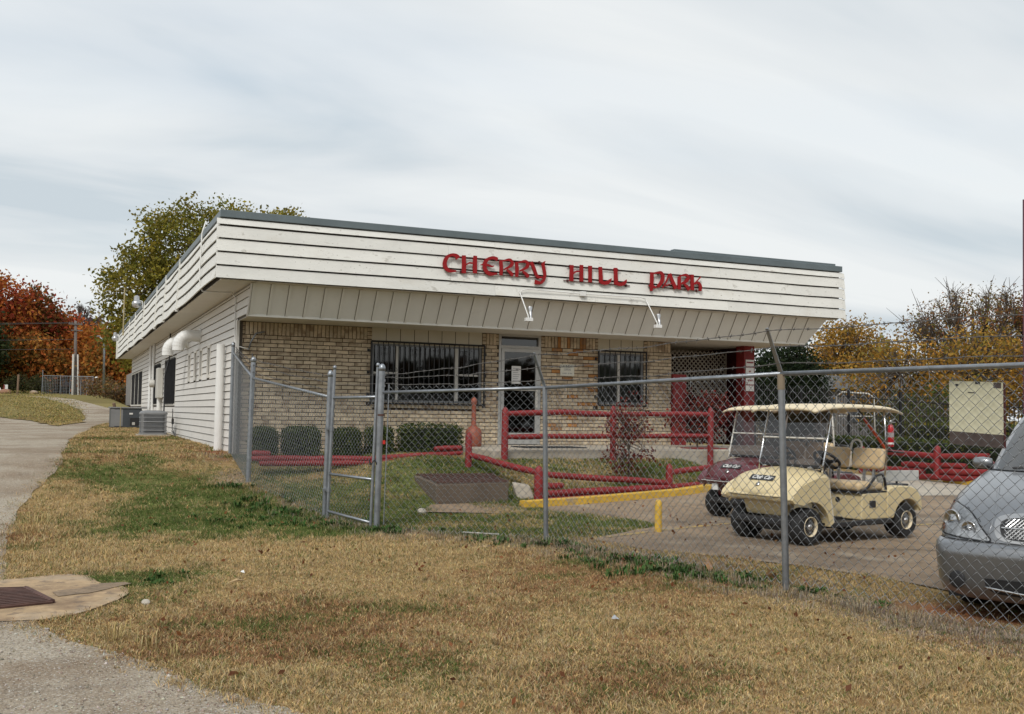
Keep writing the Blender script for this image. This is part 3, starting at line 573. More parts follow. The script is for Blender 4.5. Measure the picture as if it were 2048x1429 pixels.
# --- glass door with transom
x0, x1 = DR[0], DR[1]
d = obj('door', MB().bx(x0,x0+.055,Yw+.0,Yw+.12,Zs,Zsb).bx(x1-.055,x1,Yw+.0,Yw+.12,Zs,Zsb).bx(x0+.055,x1-.055,Yw+.0,Yw+.12,Zsb-.05,Zsb).bx(x0+.055,x1-.055,Yw-.002,Yw+.118,3.05,3.11), alum, bld)
obj('transom_pane', MB().add([(x0+.055,Yw+.06,3.11),(x1-.055,Yw+.06,3.11),(x1-.055,Yw+.06,Zsb-.05),(x0+.055,Yw+.06,Zsb-.05)], [(0,1,2,3)]), dark_glass, d)
mb = MB()
for a, b, c, e_ in ((x0+.06,x0+.13,Zs+.01,3.045),(x1-.13,x1-.06,Zs+.01,3.045),(x0+.13,x1-.13,2.97,3.045),(x0+.13,x1-.13,Zs+.01,Zs+.26)): mb.bx(a, b, Yw-.012, Yw+.035, c, e_)
obj('door_leaf', mb, alum, d)
obj('pane', MB().add([(x0+.13,Yw+.012,Zs+.26),(x1-.13,Yw+.012,Zs+.26),(x1-.13,Yw+.012,2.97),(x0+.13,Yw+.012,2.97)], [(0,1,2,3)]), dark_glass, d)
obj('push_bar', MB().tube([(x0+.12,Yw-.05,2.13),(x1-.12,Yw-.05,2.13)], .013, 6).bx(x1-.14,x1-.09,Yw-.05,Yw-.012,1.75,2.2), alum_w, d)
nt_ = tag(obj('paper_notice', MB().bx(9.14, 9.36, Yw-.004, Yw+.004, 2.27, 2.66), white_m), 'white paper notice taped inside the glass door', 'notice')
ink = mat('ink', (.06,.06,.06), .8); ink_g = mat('grey ink', (.35,.35,.36), .8)
for k in range(7): obj('printed_line', MB().bx(9.17, 9.33-.02*(k % 3), Yw-.006, Yw-.0045, 2.60-k*.045, 2.612-k*.045), ink_g, nt_)
# --- porch on the right: red posts, lattice, dark back wall
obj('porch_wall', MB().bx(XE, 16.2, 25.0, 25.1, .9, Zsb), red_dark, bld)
obj('porch_wall', MB().bx(15.72, 15.8, 21.0, 25.0, .9, Zsb), red_dark, bld)  # side wall added to keep daylight from getting in behind the lattice
obj('porch_post', MB().bx(15.38, 15.7, 20.66, 20.98, .925, Zsb), red_paint, bld, bevel=.01)
obj('porch_post', MB().bx(13.29, 13.66, 20.58, 20.9, .925, 2.60), red_paint, bld, bevel=.01)
lat_m = mat('lattice paint', (.30,.275,.235), .7, .1, 4)
def lattice(x0, x1, z0, z1, y, sp, w):
    lt = obj('lattice', MB().bx(x0-.03,x0,y-.02,y+.03,z0,z1).bx(x1,x1+.03,y-.02,y+.03,z0,z1), lat_m, bld); hgt = z1-z0
    for s in (-1, 1):
        c = -hgt
        while c < x1-x0:
            if s > 0: a, b = max(0, c), min(x1-x0, c+hgt); za, zb_ = a-c, b-c
            else: a, b = max(0, c), min(x1-x0, c+hgt); za, zb_ = hgt-(a-c), hgt-(b-c)
            if b-a > .03:
                yy = y+.007*s; ww = w*.707
                obj('slat', MB().add([(x0+a-ww*0-s*0, yy+dy_, z0+za+dz_) for dy_ in (0, .006) for dz_ in (-ww, ww)]+[(x0+b, yy+dy_, z0+zb_+dz_) for dy_ in (0, .006) for dz_ in (-ww, ww)], [(0,1,5,4),(2,3,7,6),(0,2,6,4),(1,3,7,5),(0,1,3,2),(4,5,7,6)]), lat_m, lt)
            c += sp
lattice(13.75, 15.5, 2.1, 3.25, 21.6, .125, .03); lattice(13.9, 15.2, .98, 1.32, 21.2, .125, .028)
# --- raised sign letters
sign = thing('letter_sign', 'raised red letters spelling CHERRY HILL PARK on the white fascia', 'sign', (9.8, Yf-.05, 4.2))
LETTERS=[('C',[[(7.132,4.655,0.107),(7.087,4.7,0.079),(7.001,4.713,0.057),(6.915,4.673,0.064),(6.86,4.581,0.078),(6.854,4.499,0.082),(6.892,4.427,0.078),(6.964,4.392,0.064),(7.093,4.397,0.031)]]),('H',[[(7.251,4.722,0.079),(7.257,4.556,0.083),(7.257,4.365,0.086)],[(7.494,4.731,0.072),(7.489,4.587,0.084),(7.493,4.381,0.083)],[(7.293,4.531,0.017),(7.365,4.577,0.032),(7.453,4.577,0.032)]]),('E',[[(7.976,4.692,0.073),(7.893,4.72,0.066),(7.79,4.698,0.058),(7.717,4.631,0.073),(7.696,4.533,0.08),(7.735,4.439,0.08),(7.825,4.391,0.073),(7.973,4.408,0.029)],[(7.608,4.554,0.009),(7.674,4.573,0.044),(7.762,4.565,0.044),(7.852,4.544,0.036),(7.904,4.562,0.012)]]),('R',[[(8.043,4.683,0.059),(8.061,4.546,0.073),(8.056,4.379,0.062)],[(8.059,4.656,0.021),(8.148,4.691,0.037),(8.246,4.705,0.059),(8.3,4.646,0.067),(8.256,4.574,0.056),(8.122,4.501,0.029)],[(8.182,4.499,0.037),(8.258,4.449,0.066),(8.312,4.39,0.066)]]),('R',[[(8.39,4.678,0.059),(8.408,4.54,0.074),(8.403,4.372,0.062)],[(8.406,4.651,0.021),(8.497,4.686,0.037),(8.596,4.701,0.06),(8.651,4.641,0.067),(8.606,4.568,0.057),(8.47,4.496,0.03)],[(8.531,4.493,0.037),(8.608,4.442,0.067),(8.662,4.383,0.067)]]),('Y',[[(8.711,4.698,0.075),(8.774,4.597,0.072),(8.83,4.461,0.068),(8.885,4.401,0.06),(8.994,4.404,0.018)],[(9.036,4.736,0.012),(8.99,4.669,0.061),(9.015,4.558,0.068),(9.032,4.446,0.06),(9.003,4.346,0.06),(8.934,4.285,0.06),(8.81,4.298,0.09)]]),('H',[[(9.65,4.704,0.079),(9.647,4.537,0.084),(9.645,4.366,0.091)],[(9.879,4.721,0.075),(9.877,4.553,0.078),(9.879,4.377,0.08)],[(9.689,4.524,0.018),(9.752,4.577,0.035),(9.844,4.584,0.035)]]),('I',[[(10.082,4.719,0.086),(10.084,4.551,0.078),(10.086,4.374,0.082)]]),('L',[[(10.324,4.714,0.081),(10.335,4.536,0.086),(10.342,4.379,0.09)],[(10.337,4.395,0.072),(10.44,4.378,0.072),(10.533,4.417,0.072),(10.593,4.487,0.011)]]),('L',[[(10.69,4.719,0.082),(10.698,4.544,0.087),(10.708,4.37,0.091)],[(10.703,4.395,0.073),(10.818,4.377,0.073),(10.912,4.417,0.069),(10.959,4.487,0.011)]]),('P',[[(11.587,4.69,0.075),(11.588,4.538,0.084),(11.574,4.283,0.059)],[(11.511,4.397,0.019),(11.589,4.386,0.074),(11.707,4.359,0.022)],[(11.597,4.657,0.037),(11.724,4.691,0.045),(11.813,4.689,0.075),(11.863,4.607,0.079),(11.824,4.486,0.079),(11.727,4.377,0.056)]]),('A',[[(12.021,4.686,0.026),(11.962,4.529,0.03),(11.855,4.369,0.026)],[(12.031,4.687,0.076),(12.102,4.538,0.079),(12.193,4.373,0.085)],[(11.904,4.406,0.023),(12.102,4.487,0.023)]]),('R',[[(12.281,4.644,0.076),(12.282,4.516,0.08),(12.279,4.362,0.076)],[(12.291,4.654,0.027),(12.442,4.69,0.057),(12.513,4.634,0.077),(12.443,4.544,0.067),(12.322,4.484,0.03)],[(12.403,4.49,0.042),(12.484,4.426,0.073),(12.535,4.369,0.073)]]),('K',[[(12.614,4.71,0.077),(12.615,4.538,0.081),(12.622,4.366,0.081)],[(12.839,4.677,0.015),(12.727,4.563,0.023),(12.666,4.507,0.027)],[(12.646,4.506,0.038),(12.768,4.539,0.058),(12.826,4.465,0.073),(12.82,4.361,0.066)]])]
SIGN_RAILS=[[(7.16,4.682,0.019),(9.036,4.712,0.02)],[(7.093,4.394,0.018),(9.01,4.388,0.02)],[(9.55,4.685,0.021),(10.833,4.679,0.022)],[(9.482,4.376,0.021),(11.066,4.365,0.022)],[(11.724,4.688,0.023),(12.624,4.685,0.023)],[(11.511,4.394,0.022),(12.83,4.367,0.023)]]
for i, s in enumerate(SIGN_RAILS):
    (xa, za, w), (xb, zb_, _) = s; obj('mounting_rail', MB().tube([(xa, Yf-.075, za), (xb, Yf-.075, zb_)], .011, 4), red_dark, sign)
    for t in (.06, .94): obj('bracket', MB().box((xa+(xb-xa)*t, Yf-.06, za+(zb_-za)*t), (.03,.07,.05)), red_dark, sign)
def ribbon(pts, y0, y1, res=5):
    P = [Vector((p[0], p[1], p[2])) for p in pts]
    Q = []
    for i in range(len(P)-1):                      # Catmull-Rom through the pen points
        a, b, c, d_ = P[max(i-1, 0)], P[i], P[i+1], P[min(i+2, len(P)-1)]
        for k in range(res):
            t = k/res; Q.append(.5*((2*b)+(c-a)*t+(2*a-5*b+4*c-d_)*t*t+(3*b-a-3*c+d_)*t*t*t))
    Q.append(P[-1]); vs = []; fs = []; n = len(Q)
    for i, q in enumerate(Q):
        t = Vector((Q[min(i+1, n-1)].x-Q[max(i-1, 0)].x, Q[min(i+1, n-1)].y-Q[max(i-1, 0)].y)); t.normalize(); nn = Vector((-t.y, t.x))*max(.004, q.z)/2
        for yy in (y0, y1): vs += [(q.x+nn.x, yy, q.y+nn.y), (q.x-nn.x, yy, q.y-nn.y)]
    for i in range(n-1):
        a, b = i*4, i*4+4; fs += [(a, a+1, b+1, b), (a+2, a+3, b+3, b+2), (a, a+2, b+2, b), (a+1, a+3, b+3, b+1)]
    fs += [(0,1,3,2), ((n-1)*4, (n-1)*4+1, (n-1)*4+3, (n-1)*4+2)]
    return vs, fs
for ch, strokes in LETTERS:
    mb = MB()
    for i, s in enumerate(strokes): mb.add(*ribbon(s, Yf-.125-.0025*i, Yf-.095))
    obj('letter_'+ch.lower(), mb, red_letter, sign)
# --- sign spotlights on the fascia
sp = thing('sign_light_bar', 'white conduit with two sign spotlights hanging below the red letters', 'light', (9.9, Yf-.1, 4.0))
obj('conduit', MB().tube([(8.5,Yf-.10,4.02),(8.52,Yf-.12,4.1),(8.62,Yf-.13,4.14),(9.9,Yf-.11,4.12),(11.3,Yf-.13,4.13),(11.42,Yf-.13,4.1)], .010, 6), white_m, sp, smooth=True)
obj('junction_box', MB().bx(9.85,9.98,Yf-.15,Yf-.085,4.07,4.17), white_m, sp, bevel=.006)
for x, z in ((8.47, 4.06), (11.44, 4.07)):
    l = obj('arm', MB().tube([(x,Yf-.10,z),(x,Yf-.13,z),(x-.04,Yf-.62,z-.50),(x-.04,Yf-.66,z-.56)], .012, 6), white_m, sp, smooth=True)
    obj('lamp_base', MB().box((x-.04,Yf-.67,z-.60),(.15,.1,.07)), white_m, sp, bevel=.008)
    obj('lamp', MB().lathe([(.02,0),(.026,.05),(.034,.10),(.03,.16),(.05,.2),(.054,.24),(0,.25)], 12, Matrix.Translation((x+.01,Yf-.66,z-.57)) @ Euler((R(-22),R(4),0)).to_matrix().to_4x4()), chrome_s, sp, smooth=True, autosm=40)
# --- laundry sign and printed post sign
sg = thing('laundry_sign', 'small cream LAUNDRY OPEN sign on the brick beside the door', 'sign', (10.5, Yw, 2.6))
obj('plate', MB().bx(10.33,10.68,Yw-.022,Yw-.006,2.48,2.74), mat('sign cream',(.72,.70,.6),.6,.05), sg, bevel=.003)
FM = lambda x, y, z: Matrix.Translation((x, y, z)) @ Matrix.Rotation(PI/2, 4, 'X')
inkgreen = mat('dark green ink', (.03,.06,.06), .7)
text_obj('lettering', 'LAUNDRY', .072, FM(10.505,Yw-.024,2.69), inkgreen, sg, bold=.001); text_obj('lettering', 'OPEN', .068, FM(10.505,Yw-.024,2.615), ink_g, sg)
text_obj('lettering', '8 AM  8 PM', .05, FM(10.505,Yw-.024,2.53), ink_g, sg)
ps = thing('post_sign', 'white sign with red capitals fixed to the red porch post', 'sign', (15.54, 20.65, 2.9))
obj('plate', MB().bx(15.42,15.66,20.63,20.655,2.25,3.02), white_m, ps, bevel=.003)
redink = mat('red ink', (.28,.02,.03), .7)
for k, s in enumerate(('PREMISES','PROTECTED','BY','24 HOUR','VIDEO','SURVEILLANCE')): text_obj('lettering', s, .05 if len(s) < 10 else .033, FM(15.54,20.628,2.95-k*.11), redink, ps, bold=.002)
# --- gable flood lights and a rod on the left parapet
for y, z, lb in ((36.9, 5.12, 'round white flood light on the side parapet beside the thin rod'), (50.6, 4.78, 'round white flood light at the far end of the side parapet')):
    t = thing('flood_light', lb, 'light', (Xl-.1, y, z))
    obj('housing', MB().lathe([(.07,0),(.13,.03),(.15,.12),(.145,.19),(.09,.23),(.085,.38),(.04,.41),(0,.42)], 14, Matrix.Translation((Xl-.26,y,z-.1))), chrome_s, t, smooth=True, autosm=50)
    obj('bracket', MB().tube([(Xl-.05,y,z-.1),(Xl-.08,y,z+.12),(Xl-.2,y,z+.15)], .02, 6), white_m, t)
rod = tag(obj('antenna_rod', MB().tube([(Xl-.14, 46.6, 4.7), (Xl-.14, 46.6, 6.75)], .03, 6), mat('old brass rod',(.34,.28,.14),.6)), 'thin yellowish rod standing above the side parapet', 'rod')
# ================================================================ CHAIN LINK FENCE
fen = thing('chain_link_fence', 'galvanised chain link fence with barbed wire around the lot', 'fence', (6.11, 7.57, .05))
def fp(i, z): return Vector((*FENCE[i], z))
TOPZ = {0: 2.03, 1: 2.005, 2: 1.925, 3: 1.86, 4: 1.80, 5: 2.15, 6: 2.72}
BOTZ = {0: .02, 1: .10, 2: .08, 3: .05, 4: .10, 5: .34, 6: .72}
def chain(i, j, name, over=0., dia=.102, dh=.097, parent=None, trim=(0, 0), zr=None):
    """woven diamond mesh between two posts; over = how far the knuckles stand above the rail"""
    a, b = Vector(FENCE[i]), Vector(FENCE[j]); Lg = (b-a).length; d = (b-a)/Lg; nrm = Vector((-d.y, d.x)); za = lambda s: TOPZ[i]+(TOPZ[j]-TOPZ[i])*s/Lg+over
    zb_ = lambda s: max(BOTZ[i]+(BOTZ[j]-BOTZ[i])*s/Lg, -1)-.01
    if zr: za, zb_ = zr
    V = []; F = []; r = .0024; dia = dia/2; n = int((Lg-trim[0]-trim[1])/dia)
    for k in range(n+1):
        s0 = trim[0]+k*dia; top = za(s0); bot = zb_(s0); m = int((top-bot)/(dh/2)); pts = []
        for q in range(m+1):
            sd_ = 1 if (q+k) % 2 else -1
            if sd_ < 0 and k == 0: s = s0
            else: s = s0+sd_*dia/2*.985
            s = min(max(s, trim[0]), Lg-trim[1]); z = top-q*dh/2; w = (.0026 if q % 2 else -.0026)
            p = a+d*s+nrm*w; pts.append((p.x, p.y, z, sd_))
        o = len(V)
        for p in pts:
            for e_, h in ((r*1.2, 0), (0, r*1.3), (-r*1.2, 0), (0, -r*1.3)): V.append((p[0]+nrm.x*e_, p[1]+nrm.y*e_, p[2]+h) if h == 0 else (p[0]+d.x*r*p[3]*.9, p[1]+d.y*r*p[3]*.9, p[2]+h))
        for q in range(len(pts)-1):
            for e_ in range(4): F.append((o+q*4+e_, o+q*4+(e_+1) % 4, o+q*4+4+(e_+1) % 4, o+q*4+4+e_))
    ob = bulk(name, V, F, None, galv_wire, parent or fen, smooth=True); ob['kind'] = 'stuff'; return ob
chain(0, 1, 'wire_mesh', -.005); chain(1, 2, 'wire_mesh', .03); chain(2, 3, 'wire_mesh', .07, trim=(0,.1)); chain(4, 5, 'wire_mesh', .02); chain(5, 6, 'wire_mesh', .01)
posts = [(1, .031, 2.0, (-.07,-.01)), (2, .030, 1.93, (-.045,.0)), (3, .042, 2.18, (.03,0)), (4, .036, 2.12, (.04,.0)), (5, .042, 2.45, (.035,0)), (6, .034, 2.86, (0,0))]
for i, r, h, ln in posts:
    x, y = FENCE[i]; z0 = g(x, y)-.1
    p = obj('post', MB().tube([(x,y,z0),(x+ln[0],y+ln[1],h)], r, 14), galv, fen, smooth=True, autosm=50)
    if i in (3, 4, 5, 6): obj('post_cap', MB().lathe([(r*1.12,-.02),(r*1.15,.02),(r*.9,.05),(r*.4,.072),(0,.075)], 12, Matrix.Translation((x+ln[0],y+ln[1],h-.01))), galv, p, smooth=True)
    if i == 1: obj('sleeve', MB().tube([(x+ln[0]*.97,y+ln[1],1.86),(x+ln[0],y+ln[1],2.0)], r*1.1, 12), mat('tan cap',(.22,.175,.12),.75), p)
RL = {i: Vector((FENCE[i][0]+l[0]*.95, FENCE[i][1]+l[1]*.95, TOPZ[i])) for i, r, h, l in posts}; RL[0] = fp(0, 2.03)
for a, b in ((0,1),(1,2),(2,3),(4,5),(5,6)): obj('top_rail', MB().tube([RL[a], RL[a].lerp(RL[b], .5), RL[b]], .021, 12), galv, fen, smooth=True)
for a, b in ((0,1),(1,2),(2,3)):                                # wire ties
    for t in np.arange(.12, .95, .19):
        c = RL[a].lerp(RL[b], t); obj('tie', MB().tube([c+Vector((-.03,0,.022)), c+Vector((-.026,0,-.02)), c+Vector((-.03,-.01,-.06)), c+Vector((-.05,-.03,-.08))], .002, 4), galv_wire, fen)
# barbed wire arms and strands
arms = {1: ((6.04,7.56,2.0), (5.80,7.46,2.40)), 2: ((5.42,11.25,1.92), (5.21,11.13,2.335))}
for i, (a, b) in arms.items():
    a, b = Vector(a), Vector(b); ax = (b-a).normalized(); s = ax.cross(Vector((.17,-.98,0))).normalized(); w = Vector((.17,-.98,0)); vs = []
    for p, k in ((a, 1.), (b, .72)):
        for u_, v_ in ((-.024,0),(.024,0),(.024,.012),(.0,.034),(-.024,.012)): vs.append(p+w*u_*k+s*v_*k)
    obj('barb_arm', MB().add(vs, [(0,1,2,3,4),(5,6,7,8,9)]+[(q, (q+1) % 5, 5+(q+1) % 5, 5+q) for q in range(5)]), galv, fen)
def strand(pts, sag=.015, name='barbed_wire'):
    mb = MB(); P = []; s_acc = 0; barbs = MB()
    for a, b in zip(pts, pts[1:]):
        a, b = Vector(a), Vector(b); n = max(4, int((b-a).length/.05))
        for k in range(n):
            t = k/n; p = a.lerp(b, t); p.z -= sag*4*t*(1-t)*(1+.25*math.sin(t*17))+.004*math.sin(t*31); P.append(p)
    P.append(Vector(pts[-1])); tw = []
    for q in (0, PI): tw = [p+Vector((0, 0, .0022*math.cos(i*1.4+q)))+Vector((.0022*math.sin(i*1.4+q),0,0)) for i, p in enumerate(P)]; mb.tube(tw, .0034, 4)
    o = obj(name, mb, old_wire, fen); k = 2
    while k < len(P)-1:
        p = P[k]; t = (P[k+1]-p).normalized(); bm_ = MB()
        for _ in range(2):
            v = Vector((rnd.uniform(-1,1), rnd.uniform(-1,1), rnd.uniform(-1,1))); v = (v-t*v.dot(t)).normalized()*.022; bm_.tube([p-v+t*.003, p+v-t*.003], .0024, 3)
        bm_.tube([p-t*.01, p+t*.01], .007, 5); obj('barb', bm_, old_wire, o); k += 3
A1 = lambda t: Vector(arms[1][0]).lerp(Vector(arms[1][1]), t); A2 = lambda t: Vector(arms[2][0]).lerp(Vector(arms[2][1]), t)
for t, zr, zl in ((.95, 2.395, 2.10), (.6, 2.24, 2.06), (.24, 2.10, 1.98)):
    strand([Vector((6.68,2.9,zr+.02)), A1(t), A2(t), Vector((3.97,13.2,zl))], .03)
for k, z in enumerate((.34, .24, .12)):
    strand([Vector((3.53,14.4,1.80+z*.9)), Vector((3.03,17.81,2.13+z))], .02); strand([Vector((3.03,17.81,2.12+z*.9)), Vector((3.14,20.4,2.68+z*.4))], .02)
# tension bar and bands at the gate post
tb = obj('tension_bar', MB().tube([(3.99,13.11,.12),(4.02,13.1,1.97)], .008, 5), galv, fen)
for z, m_ in ((2.1,galv),(2.02,galv),(1.95,galv),(1.56,rust),(.75,galv),(.3,galv)): obj('band', MB().tube([(3.925+.03*z/2.2,13.2,z-.014),(3.925+.03*z/2.2,13.2,z+.014)], .047, 12), m_, fen)
obj('chain', MB().tube([(3.86+.05*math.cos(t),13.22+.06*math.sin(t),.93+.03*math.sin(t*3)) for t in np.linspace(0, 6.2, 20)], .007, 5), black_iron, fen)
obj('marker_tag', MB().box((3.985,13.16,1.2),(.03,.02,.05)), mat('red tag',(.6,.03,.02),.5), fen)
# gate
gate = thing('walk_gate', 'narrow chain link walk gate standing next to the leaning posts', 'gate', (3.68, 13.8, .05))
ga, gb = Vector((3.52,14.27,0)), Vector((3.86,13.28,0)); tl = Vector((.05,.0,0))
def gpt(t, z): return ga.lerp(gb, t)+tl*(z/2)+Vector((0,0,z))
zt_, zb0, zb1 = 1.79, .12, .03
for t, z0, z1 in ((0, .1, 2.2), (1, .03, 2.21)):
    p = obj('upright', MB().tube([gpt(t, z0), gpt(t, z1)], .021, 12), galv, gate, smooth=True, autosm=50); obj('end_cap', MB().lathe([(.022,-.01),(.028,.02),(.02,.045),(0,.05)], 10, Matrix.Translation(gpt(t, z1))), galv, p, smooth=True)
for z0, z1 in ((1.79,1.80),(.72,.70),(.20,.13)): obj('crossbar', MB().tube([gpt(0, z0), gpt(1, z1)], .019, 10), galv, gate, smooth=True)
FENCE.append((ga.x, ga.y)); FENCE.append((gb.x, gb.y)); TOPZ[7] = 1.8; TOPZ[8] = 1.8
cm = chain(7, 8, 'wire_mesh', 0, .075, .075, gate, (.02,.02), (lambda s: 1.83, lambda s: .12-.08*s))
co = np.empty(len(cm.data.vertices)*3, np.float32); cm.data.vertices.foreach_get('co', co); co = co.reshape(-1,3); co[:,0] += .025*co[:,2]; cm.data.vertices.foreach_set('co', co.ravel()); cm.data.update()
FENCE = FENCE[:7]
for z in (1.35, .5): obj('hinge', MB().tube([gpt(0,z-.03), gpt(0,z+.03)], .034, 10).box(gpt(0,z)+Vector((-.03,.03,0)), (.1,.06,.03)), galv, gate)
for z in (2.1, 1.98, 1.86): obj('wire', MB().tube([gpt(0,z), gpt(.5,z-.01), gpt(1,z)], .003, 4), old_wire, gate)
# sign board hung inside the fence, seen from behind
sb = thing('hung_board', 'square cream board with dark lower band hung on the chain link fence', 'board', (6.46,5.78,1.4))
fd = Vector((.171,-.985,0)).normalized(); nr = Vector((.985,.171,0)); c0 = Vector((6.11,7.57,0))+fd*1.62+nr*.03
bm_cream = mat('cream sign back', (.60,.58,.42), .55, .06, 4, stain=[(3,.62,.8,(.42,.34,.2),.5)])
def sbp(u, z, n_=0): return c0+fd*u+Vector((0,0,z))+nr*n_
def sq(u0, z0, u1, z1, du=.0, n0=0, n1=.012): return MB().add([sbp(u, z+(-.05*u), n_) for n_ in (n0, n1) for u, z in ((u0,z0),(u1,z0),(u1,z1),(u0,z1))], [(0,1,2,3),(4,5,6,7),(0,1,5,4),(1,2,6,5),(2,3,7,6),(3,0,4,7)])
obj('panel', sq(0,1.52,.445,1.915), bm_cream, sb); obj('lower_band', sq(0,1.42,.44,1.518), mat('dark brown band',(.075,.055,.05),.6), sb)
obj('edge', sq(.446,1.42,.458,1.915), red_dark, sb); obj('torn_patch', sq(.22,1.895,.26,1.913,0,-.002,-.0005), black_pl, sb); obj('torn_patch', sq(.37,1.87,.43,1.912,0,-.002,-.0005), MATS['dark brown band'], sb)
obj('hole', sq(.055,1.875,.08,1.892,0,-.002,-.0005), black_pl, sb); obj('hole', sq(.16,1.825,.22,1.832,0,-.002,-.0005), black_pl, sb)
# black iron fence beyond the lot
irf = thing('iron_fence', 'black iron picket fence beyond the parking lot', 'fence', (22.6, 24, .4))
ip = [(23.2,30.5,2.85),(23.12,26.94,2.62),(22.18,20.81,2.27),(21.5,16.2,2.1),(21.2,13.5,2.05)]
def ipt(t):
    acc = 0
    for a, b in zip(ip, ip[1:]):
        a, b = Vector(a), Vector(b); l = (b-a).length
        if t <= acc+l: return a.lerp(b, (t-acc)/l)
        acc += l
    return Vector(ip[-1])
pkm = MB().tube([(0,0,-2.1),(0,0,-.06),(0,0,0)], [.011,.011,.001], 5).mesh('picket'); pkm.materials.append(black_iron)
s = 0; k = 0
while s < 17:
    p = ipt(s); o = bpy.data.objects.new('picket', pkm); COL.objects.link(o); o.parent = irf; o.matrix_parent_inverse = parent_inv(irf); o.location = p
    if k % 18 == 0: obj('post', MB().bx(p.x-.035,p.x+.035,p.y-.035,p.y+.035,.3,p.z+.04), black_iron, irf)
    s += .145; k += 1
for dz in (-.22, -1.85): obj('rail', MB().tube([Vector(q)+Vector((0,0,dz)) for q in ip], .02, 4), black_iron, irf)
# red log rails
def logs(name, label, posts_, rails, loc):
    t = thing(name, label, 'log fence', loc)
    for x, y, z0, z1, r in posts_: obj('post', MB().tube([(x,y,z0),(x+.004,y,z1-.1),(x,y,z1-.04),(x,y,z1)], [r,r,r*.8,r*.25], 12), red_paint, t, smooth=True, autosm=60)
    for P, r in rails:
        P = [Vector(p) for p in P]; n = 8; Q = []
        for i in range(n+1):
            f = i/n*(len(P)-1); a = min(int(f), len(P)-2); q = P[a].lerp(P[a+1], f-a); q.z += rnd.uniform(-.006,.006); Q.append(q)
        obj('log', MB().tube(Q, [r*.8]+[r*rnd.uniform(.94,1.06) for _ in range(n-1)]+[r*.8], 12), red_paint, t, smooth=True, autosm=60)
    return t
logs('log_railing', 'red two-rail log railing along the walk in front of the door', [(7.59,17.42,.6,1.73,.065),(9.9,17.45,.6,1.79,.062),(12.2,17.5,.6,1.80,.062)],
     [([(7.6,17.42,1.60),(8.8,17.42,1.645),(9.9,17.45,1.62)],.055),([(7.6,17.42,1.18),(9.9,17.45,1.20)],.052),([(9.9,17.45,1.62),(12.2,17.5,1.66)],.053),([(9.9,17.45,1.2),(12.2,17.5,1.22)],.05)], (7.6,17.42,.7))
logs('log_edging', 'red log edging along the lawn in front of the clipped bushes', [],
     [([(3.2,18.6,.83),(3.52,18.58,.83)],.055),([(3.18,18.5,.745),(5.3,18.2,.745)],.055),([(5.32,18.2,.755),(7.0,18.05,.855)],.052),([(3.3,18.42,.66),(5.1,18.12,.67)],.052),([(5.12,18.12,.67),(6.95,17.95,.77)],.05),([(6.45,18.08,.93),(6.98,18.05,.95)],.05)], (5.3,18.5,.6))
logs('log_wall', 'low red log wall and slanting rails above the yellow kerb', [(6.71,17.0,.4,1.26,.06),(7.26,15.25,.05,.76,.075),(10.0,15.6,.1,.76,.065),(11.6,15.95,.1,.8,.065)],
     [([(6.73,16.98,.86),(7.26,15.28,.64)],.055),([(7.26,15.28,.62),(10.0,15.62,.42)],.055),([(10.0,15.62,.60),(11.6,15.95,.72)],.05),([(7.3,15.24,.30),(10.0,15.58,.34)],.06),([(7.25,15.2,.19),(10.0,15.5,.23)],.055),([(7.3,15.28,.42),(7.75,15.33,.42)],.055),([(10.0,15.6,.34),(11.6,15.93,.40)],.055),([(10.0,15.55,.24),(11.6,15.9,.28)],.055)], (8.6,15.4,.2))
logs('log_fence', 'red log fence in front of the clipped hedge beyond the carts', [(18.1,17.22,.3,1.04,.08),(18.0,19.46,.3,.95,.08),(18.3,15.9,.3,.75,.07)],
     [([(18.0,19.5,.85),(18.1,17.2,.80),(18.3,16.0,.86)],.065),([(18.0,19.5,.42),(18.1,17.6,.44)],.075),([(18.05,18.2,.58),(18.1,17.2,.57)],.065),([(18.1,17.1,.60),(18.2,16.5,.62)],.06),([(18.05,18.9,.30),(18.12,17.2,.32)],.07),([(18.1,17.1,.46),(18.3,15.85,.50)],.075),([(18.1,17.15,.33),(18.3,15.85,.36)],.07)], (18.1,17.5,.3))
# yellow bollard, drain box, block
t = tag(obj('bollard', MB().tube([(7.18,11.45,.08),(7.18,11.45,.46),(7.18,11.45,.5),(7.18,11.45,.52)], [.047,.047,.04,.018], 14), yellow_p, smooth=True, autosm=50), 'short yellow pipe bollard at the tip of the grass wedge', 'bollard')
db = thing('drain_box', 'low concrete drain box with rusty grate lid on the lawn', 'drain box', (6.2,15.8,.3))
obj('wall', MB().add([(5.47,15.14,.0),(6.67,15.16,.0),(6.95,16.35,.0),(5.55,16.45,.0),(5.45,15.12,.48),(6.68,15.13,.50),(6.97,16.38,.54),(5.53,16.48,.54)], [(0,1,2,3),(4,5,6,7),(0,1,5,4),(1,2,6,5),(2,3,7,6),(3,0,4,7)]), concrete_d, db, bevel=.01)
for k in range(15):
    u_ = k/14; obj('grate_bar', MB().tube([(5.5+1.15*u_,15.2,.52),(5.62+1.28*u_,16.42,.56)], .016, 4), rust, db)
obj('grate_frame', MB().tube([(5.46,15.15,.52),(6.68,15.16,.525)], .022, 4), rust, db)
obj('grate_frame', MB().tube([(5.56,16.45,.56),(6.95,16.38,.56)], .022, 4), rust, db)
earth_c = mat('earthy concrete',(.24,.17,.11),.9,.2,3,bump=.3,stain=[(2,.5,.7,(.14,.09,.06),.7)])
obj('apron', sheet('tmp', jag([(5.0,14.55),(5.35,15.1),(6.7,15.1),(6.85,14.75),(6.45,14.1),(5.6,14.35)], .15, .03), .022, .2, earth_c).data, earth_c, db); bpy.data.objects.remove(bpy.data.objects['tmp'])
